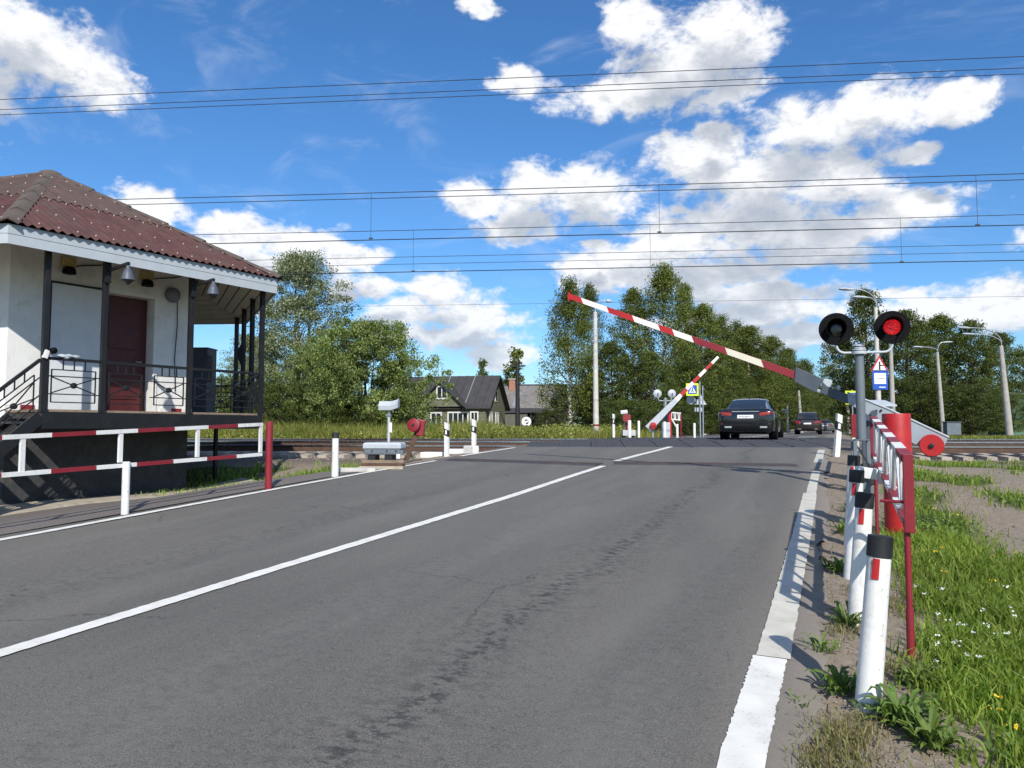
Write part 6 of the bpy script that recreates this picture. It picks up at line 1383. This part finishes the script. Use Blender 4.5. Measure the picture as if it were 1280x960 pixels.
# flowers
mk('petal_white', (.78, .78, .74), .7, .05, 9); mk('petal_yellow', (.75, .50, .02), .6, .1, 9)
def flowers(name, spots, mat, label, n, spread, h, size):
    rng = np.random.default_rng(9); C = []
    for (u, v) in spots:
        p = G(u, v); a = rng.normal(size=(n, 2)) * spread; X = p.x + a[:, 0]; Y = p.y + a[:, 1]
        hd = rng.uniform(h * .6, h, n)
        for i in range(n):
            k = 9; b = rng.normal(size=(k, 2)) * size * .9; C += [(X[i] + q[0], Y[i] + q[1], gz(X[i], Y[i]) + hd[i] + rng.normal() * .004) for q in b]
    C = np.array(C); v, f = leaf_quads(C, size, rng, flat_=1.5, aspect=.9); return tag(soup(name, v, f, mat), label, kind='stuff')
flowers('white_flowers', [(1235, 815), (1205, 800), (1185, 835), (1280, 765), (1255, 790), (1160, 760), (1225, 850)], 'petal_white', 'small white yarrow heads in the verge grass', 4, .08, .16, .011)
flowers('yellow_flowers', [(1180, 650), (1265, 945), (1190, 735), (1275, 925), (1150, 700), (1230, 700)], 'petal_yellow', 'scattered small yellow flowers in the verge grass', 3, .12, .13, .012)
# single weeds on the bare strip
def weed(u, v, n, ln, label, seed):
    p = G(u, v); rng = random.Random(seed); root = thing('weed', label, 'weed', p, rng.random() * 6, 'weeds on the bare verge'); m = MB()
    for i in range(int(n * 1.7)):
        a = rng.random() * 6.283; l = ln * .72 * rng.uniform(.35, 1.1); up = rng.uniform(.3, 1.7); w = l * rng.uniform(.07, .13); d = Vector((math.cos(a), math.sin(a), 0)); s_ = Vector((-d.y, d.x, 0)); o = d * .015 + Vector((rng.gauss(0, .025), rng.gauss(0, .025), 0))
        q = [o, o + d * l * .3 + Vector((0, 0, l * .38 * up)), o + d * l * .55 + Vector((0, 0, l * .58 * up)), o + d * l * .8 + Vector((0, 0, l * .62 * up)), o + d * l + Vector((0, 0, l * .5 * up))]; e = Vector((0, 0, w * .35))
        m.add([q[0], q[1] - s_ * w * .8 + e, q[1], q[1] + s_ * w * .8 + e, q[2] - s_ * w + e, q[2], q[2] + s_ * w + e, q[3] - s_ * w * .7 + e, q[3], q[3] + s_ * w * .7 + e, q[4]], [(0, 2, 1), (0, 3, 2), (1, 2, 5, 4), (2, 3, 6, 5), (4, 5, 8, 7), (5, 6, 9, 8), (7, 8, 10), (8, 9, 10)])
    m.build('leaves', 'weed_leaf', root, fix=False)
for i, (u, v, n, ln, lab) in enumerate(((1052, 866, 46, .16, 'weed tuft at the left foot of the front bollard'), (1028, 815, 26, .12, 'small weed standing alone on the bare strip'), (998, 880, 12, .07, 'tiny weed beside the bright edge line'), (1128, 905, 60, .20, 'broad leafy weed right of the front bollard foot'), (1165, 935, 50, .18, 'leafy weed at the bottom edge near the grass'), (1062, 782, 44, .16, 'weed tuft at the foot of the second bollard'), (1090, 890, 26, .12, 'weed close behind the front bollard foot'), (1050, 715, 40, .16, 'weed beside the lattice shadow on the bare strip'), (1058, 668, 34, .20, 'upright weed left of the third bollard'), (1040, 712, 26, .13, 'low weed at the faded edge line'), (1150, 860, 50, .15, 'weed at the gate leg edge of the grass'), (1060, 640, 24, .16, 'weed near the signal stand'))): weed(u, v, n, ln, lab, i)

# ------------------------------------------------------------------ overhead wires
def wire(t, v, label, r=.0125, dz=0.0, drops=None, group='overhead wires across the sky'):
    zc = z_at(v, t / math.cos(math.radians(5.05))); c = tr(t, 0); root = thing('overhead_wire', label, 'wire', (c[0], c[1], zc), SK, group)
    pts = [Vector((x, 0, dz * ((x / 40) ** 2))) for x in np.linspace(-70, 60, 27)]; MB().sweep(pts, r, 5, cap=False).build('wire', 'wire', root, smooth=60, fix=False)
    for u, vb in drops or ():
        zz_ = None; k = (u - 640) / F_PX; f = lambda r_: (lambda p: (p[0] * RT[0] + p[1] * RT[1]) - k * (p[0] * FW[0] + p[1] * FW[1]))(tr(t, r_)); a, b = f(-60), f(50); r_ = -60 + 110 * a / (a - b)
        zb = z_at(vb, dep(Vector(tr(t, r_)))) - zc
        MB().sweep([Vector((r_, 0, dz * (r_ / 40) ** 2)), Vector((r_, 0, zb))], .006, 5).build('dropper', 'wire', root); MB().box((r_, 0, zb), (.12, .03, .04)).build('clip', 'wire', root)
    return root
wire(24, 97.5, 'topmost thin wire of the three high wires'); wire(24.6, 111, 'middle wire of the three high wires'); wire(25, 118, 'lowest wire of the three high wires')
wire(21.6, 236.5, 'upper suspension wire above the nearer track', dz=.25, drops=((461, 298), (827, 290), (1231, 281))); wire(22.6, 243.5, 'second suspension wire just below the upper one', dz=.2)
wire(21.6, 296, 'contact wire over the nearer track', r=.015); wire(26.6, 285, 'suspension wire above the farther track', dz=.25, drops=((515, 339), (815, 334), (1133, 327))); wire(26.6, 337.5, 'contact wire over the farther track', r=.017)
wire(44, 318.5, 'far thin wire just above the farther contact wire', r=.016); wire(46, 327.5, 'far thin wire touching the tree tops', r=.016); wire(60, 380, 'faint distant wire low in the sky', r=.012)
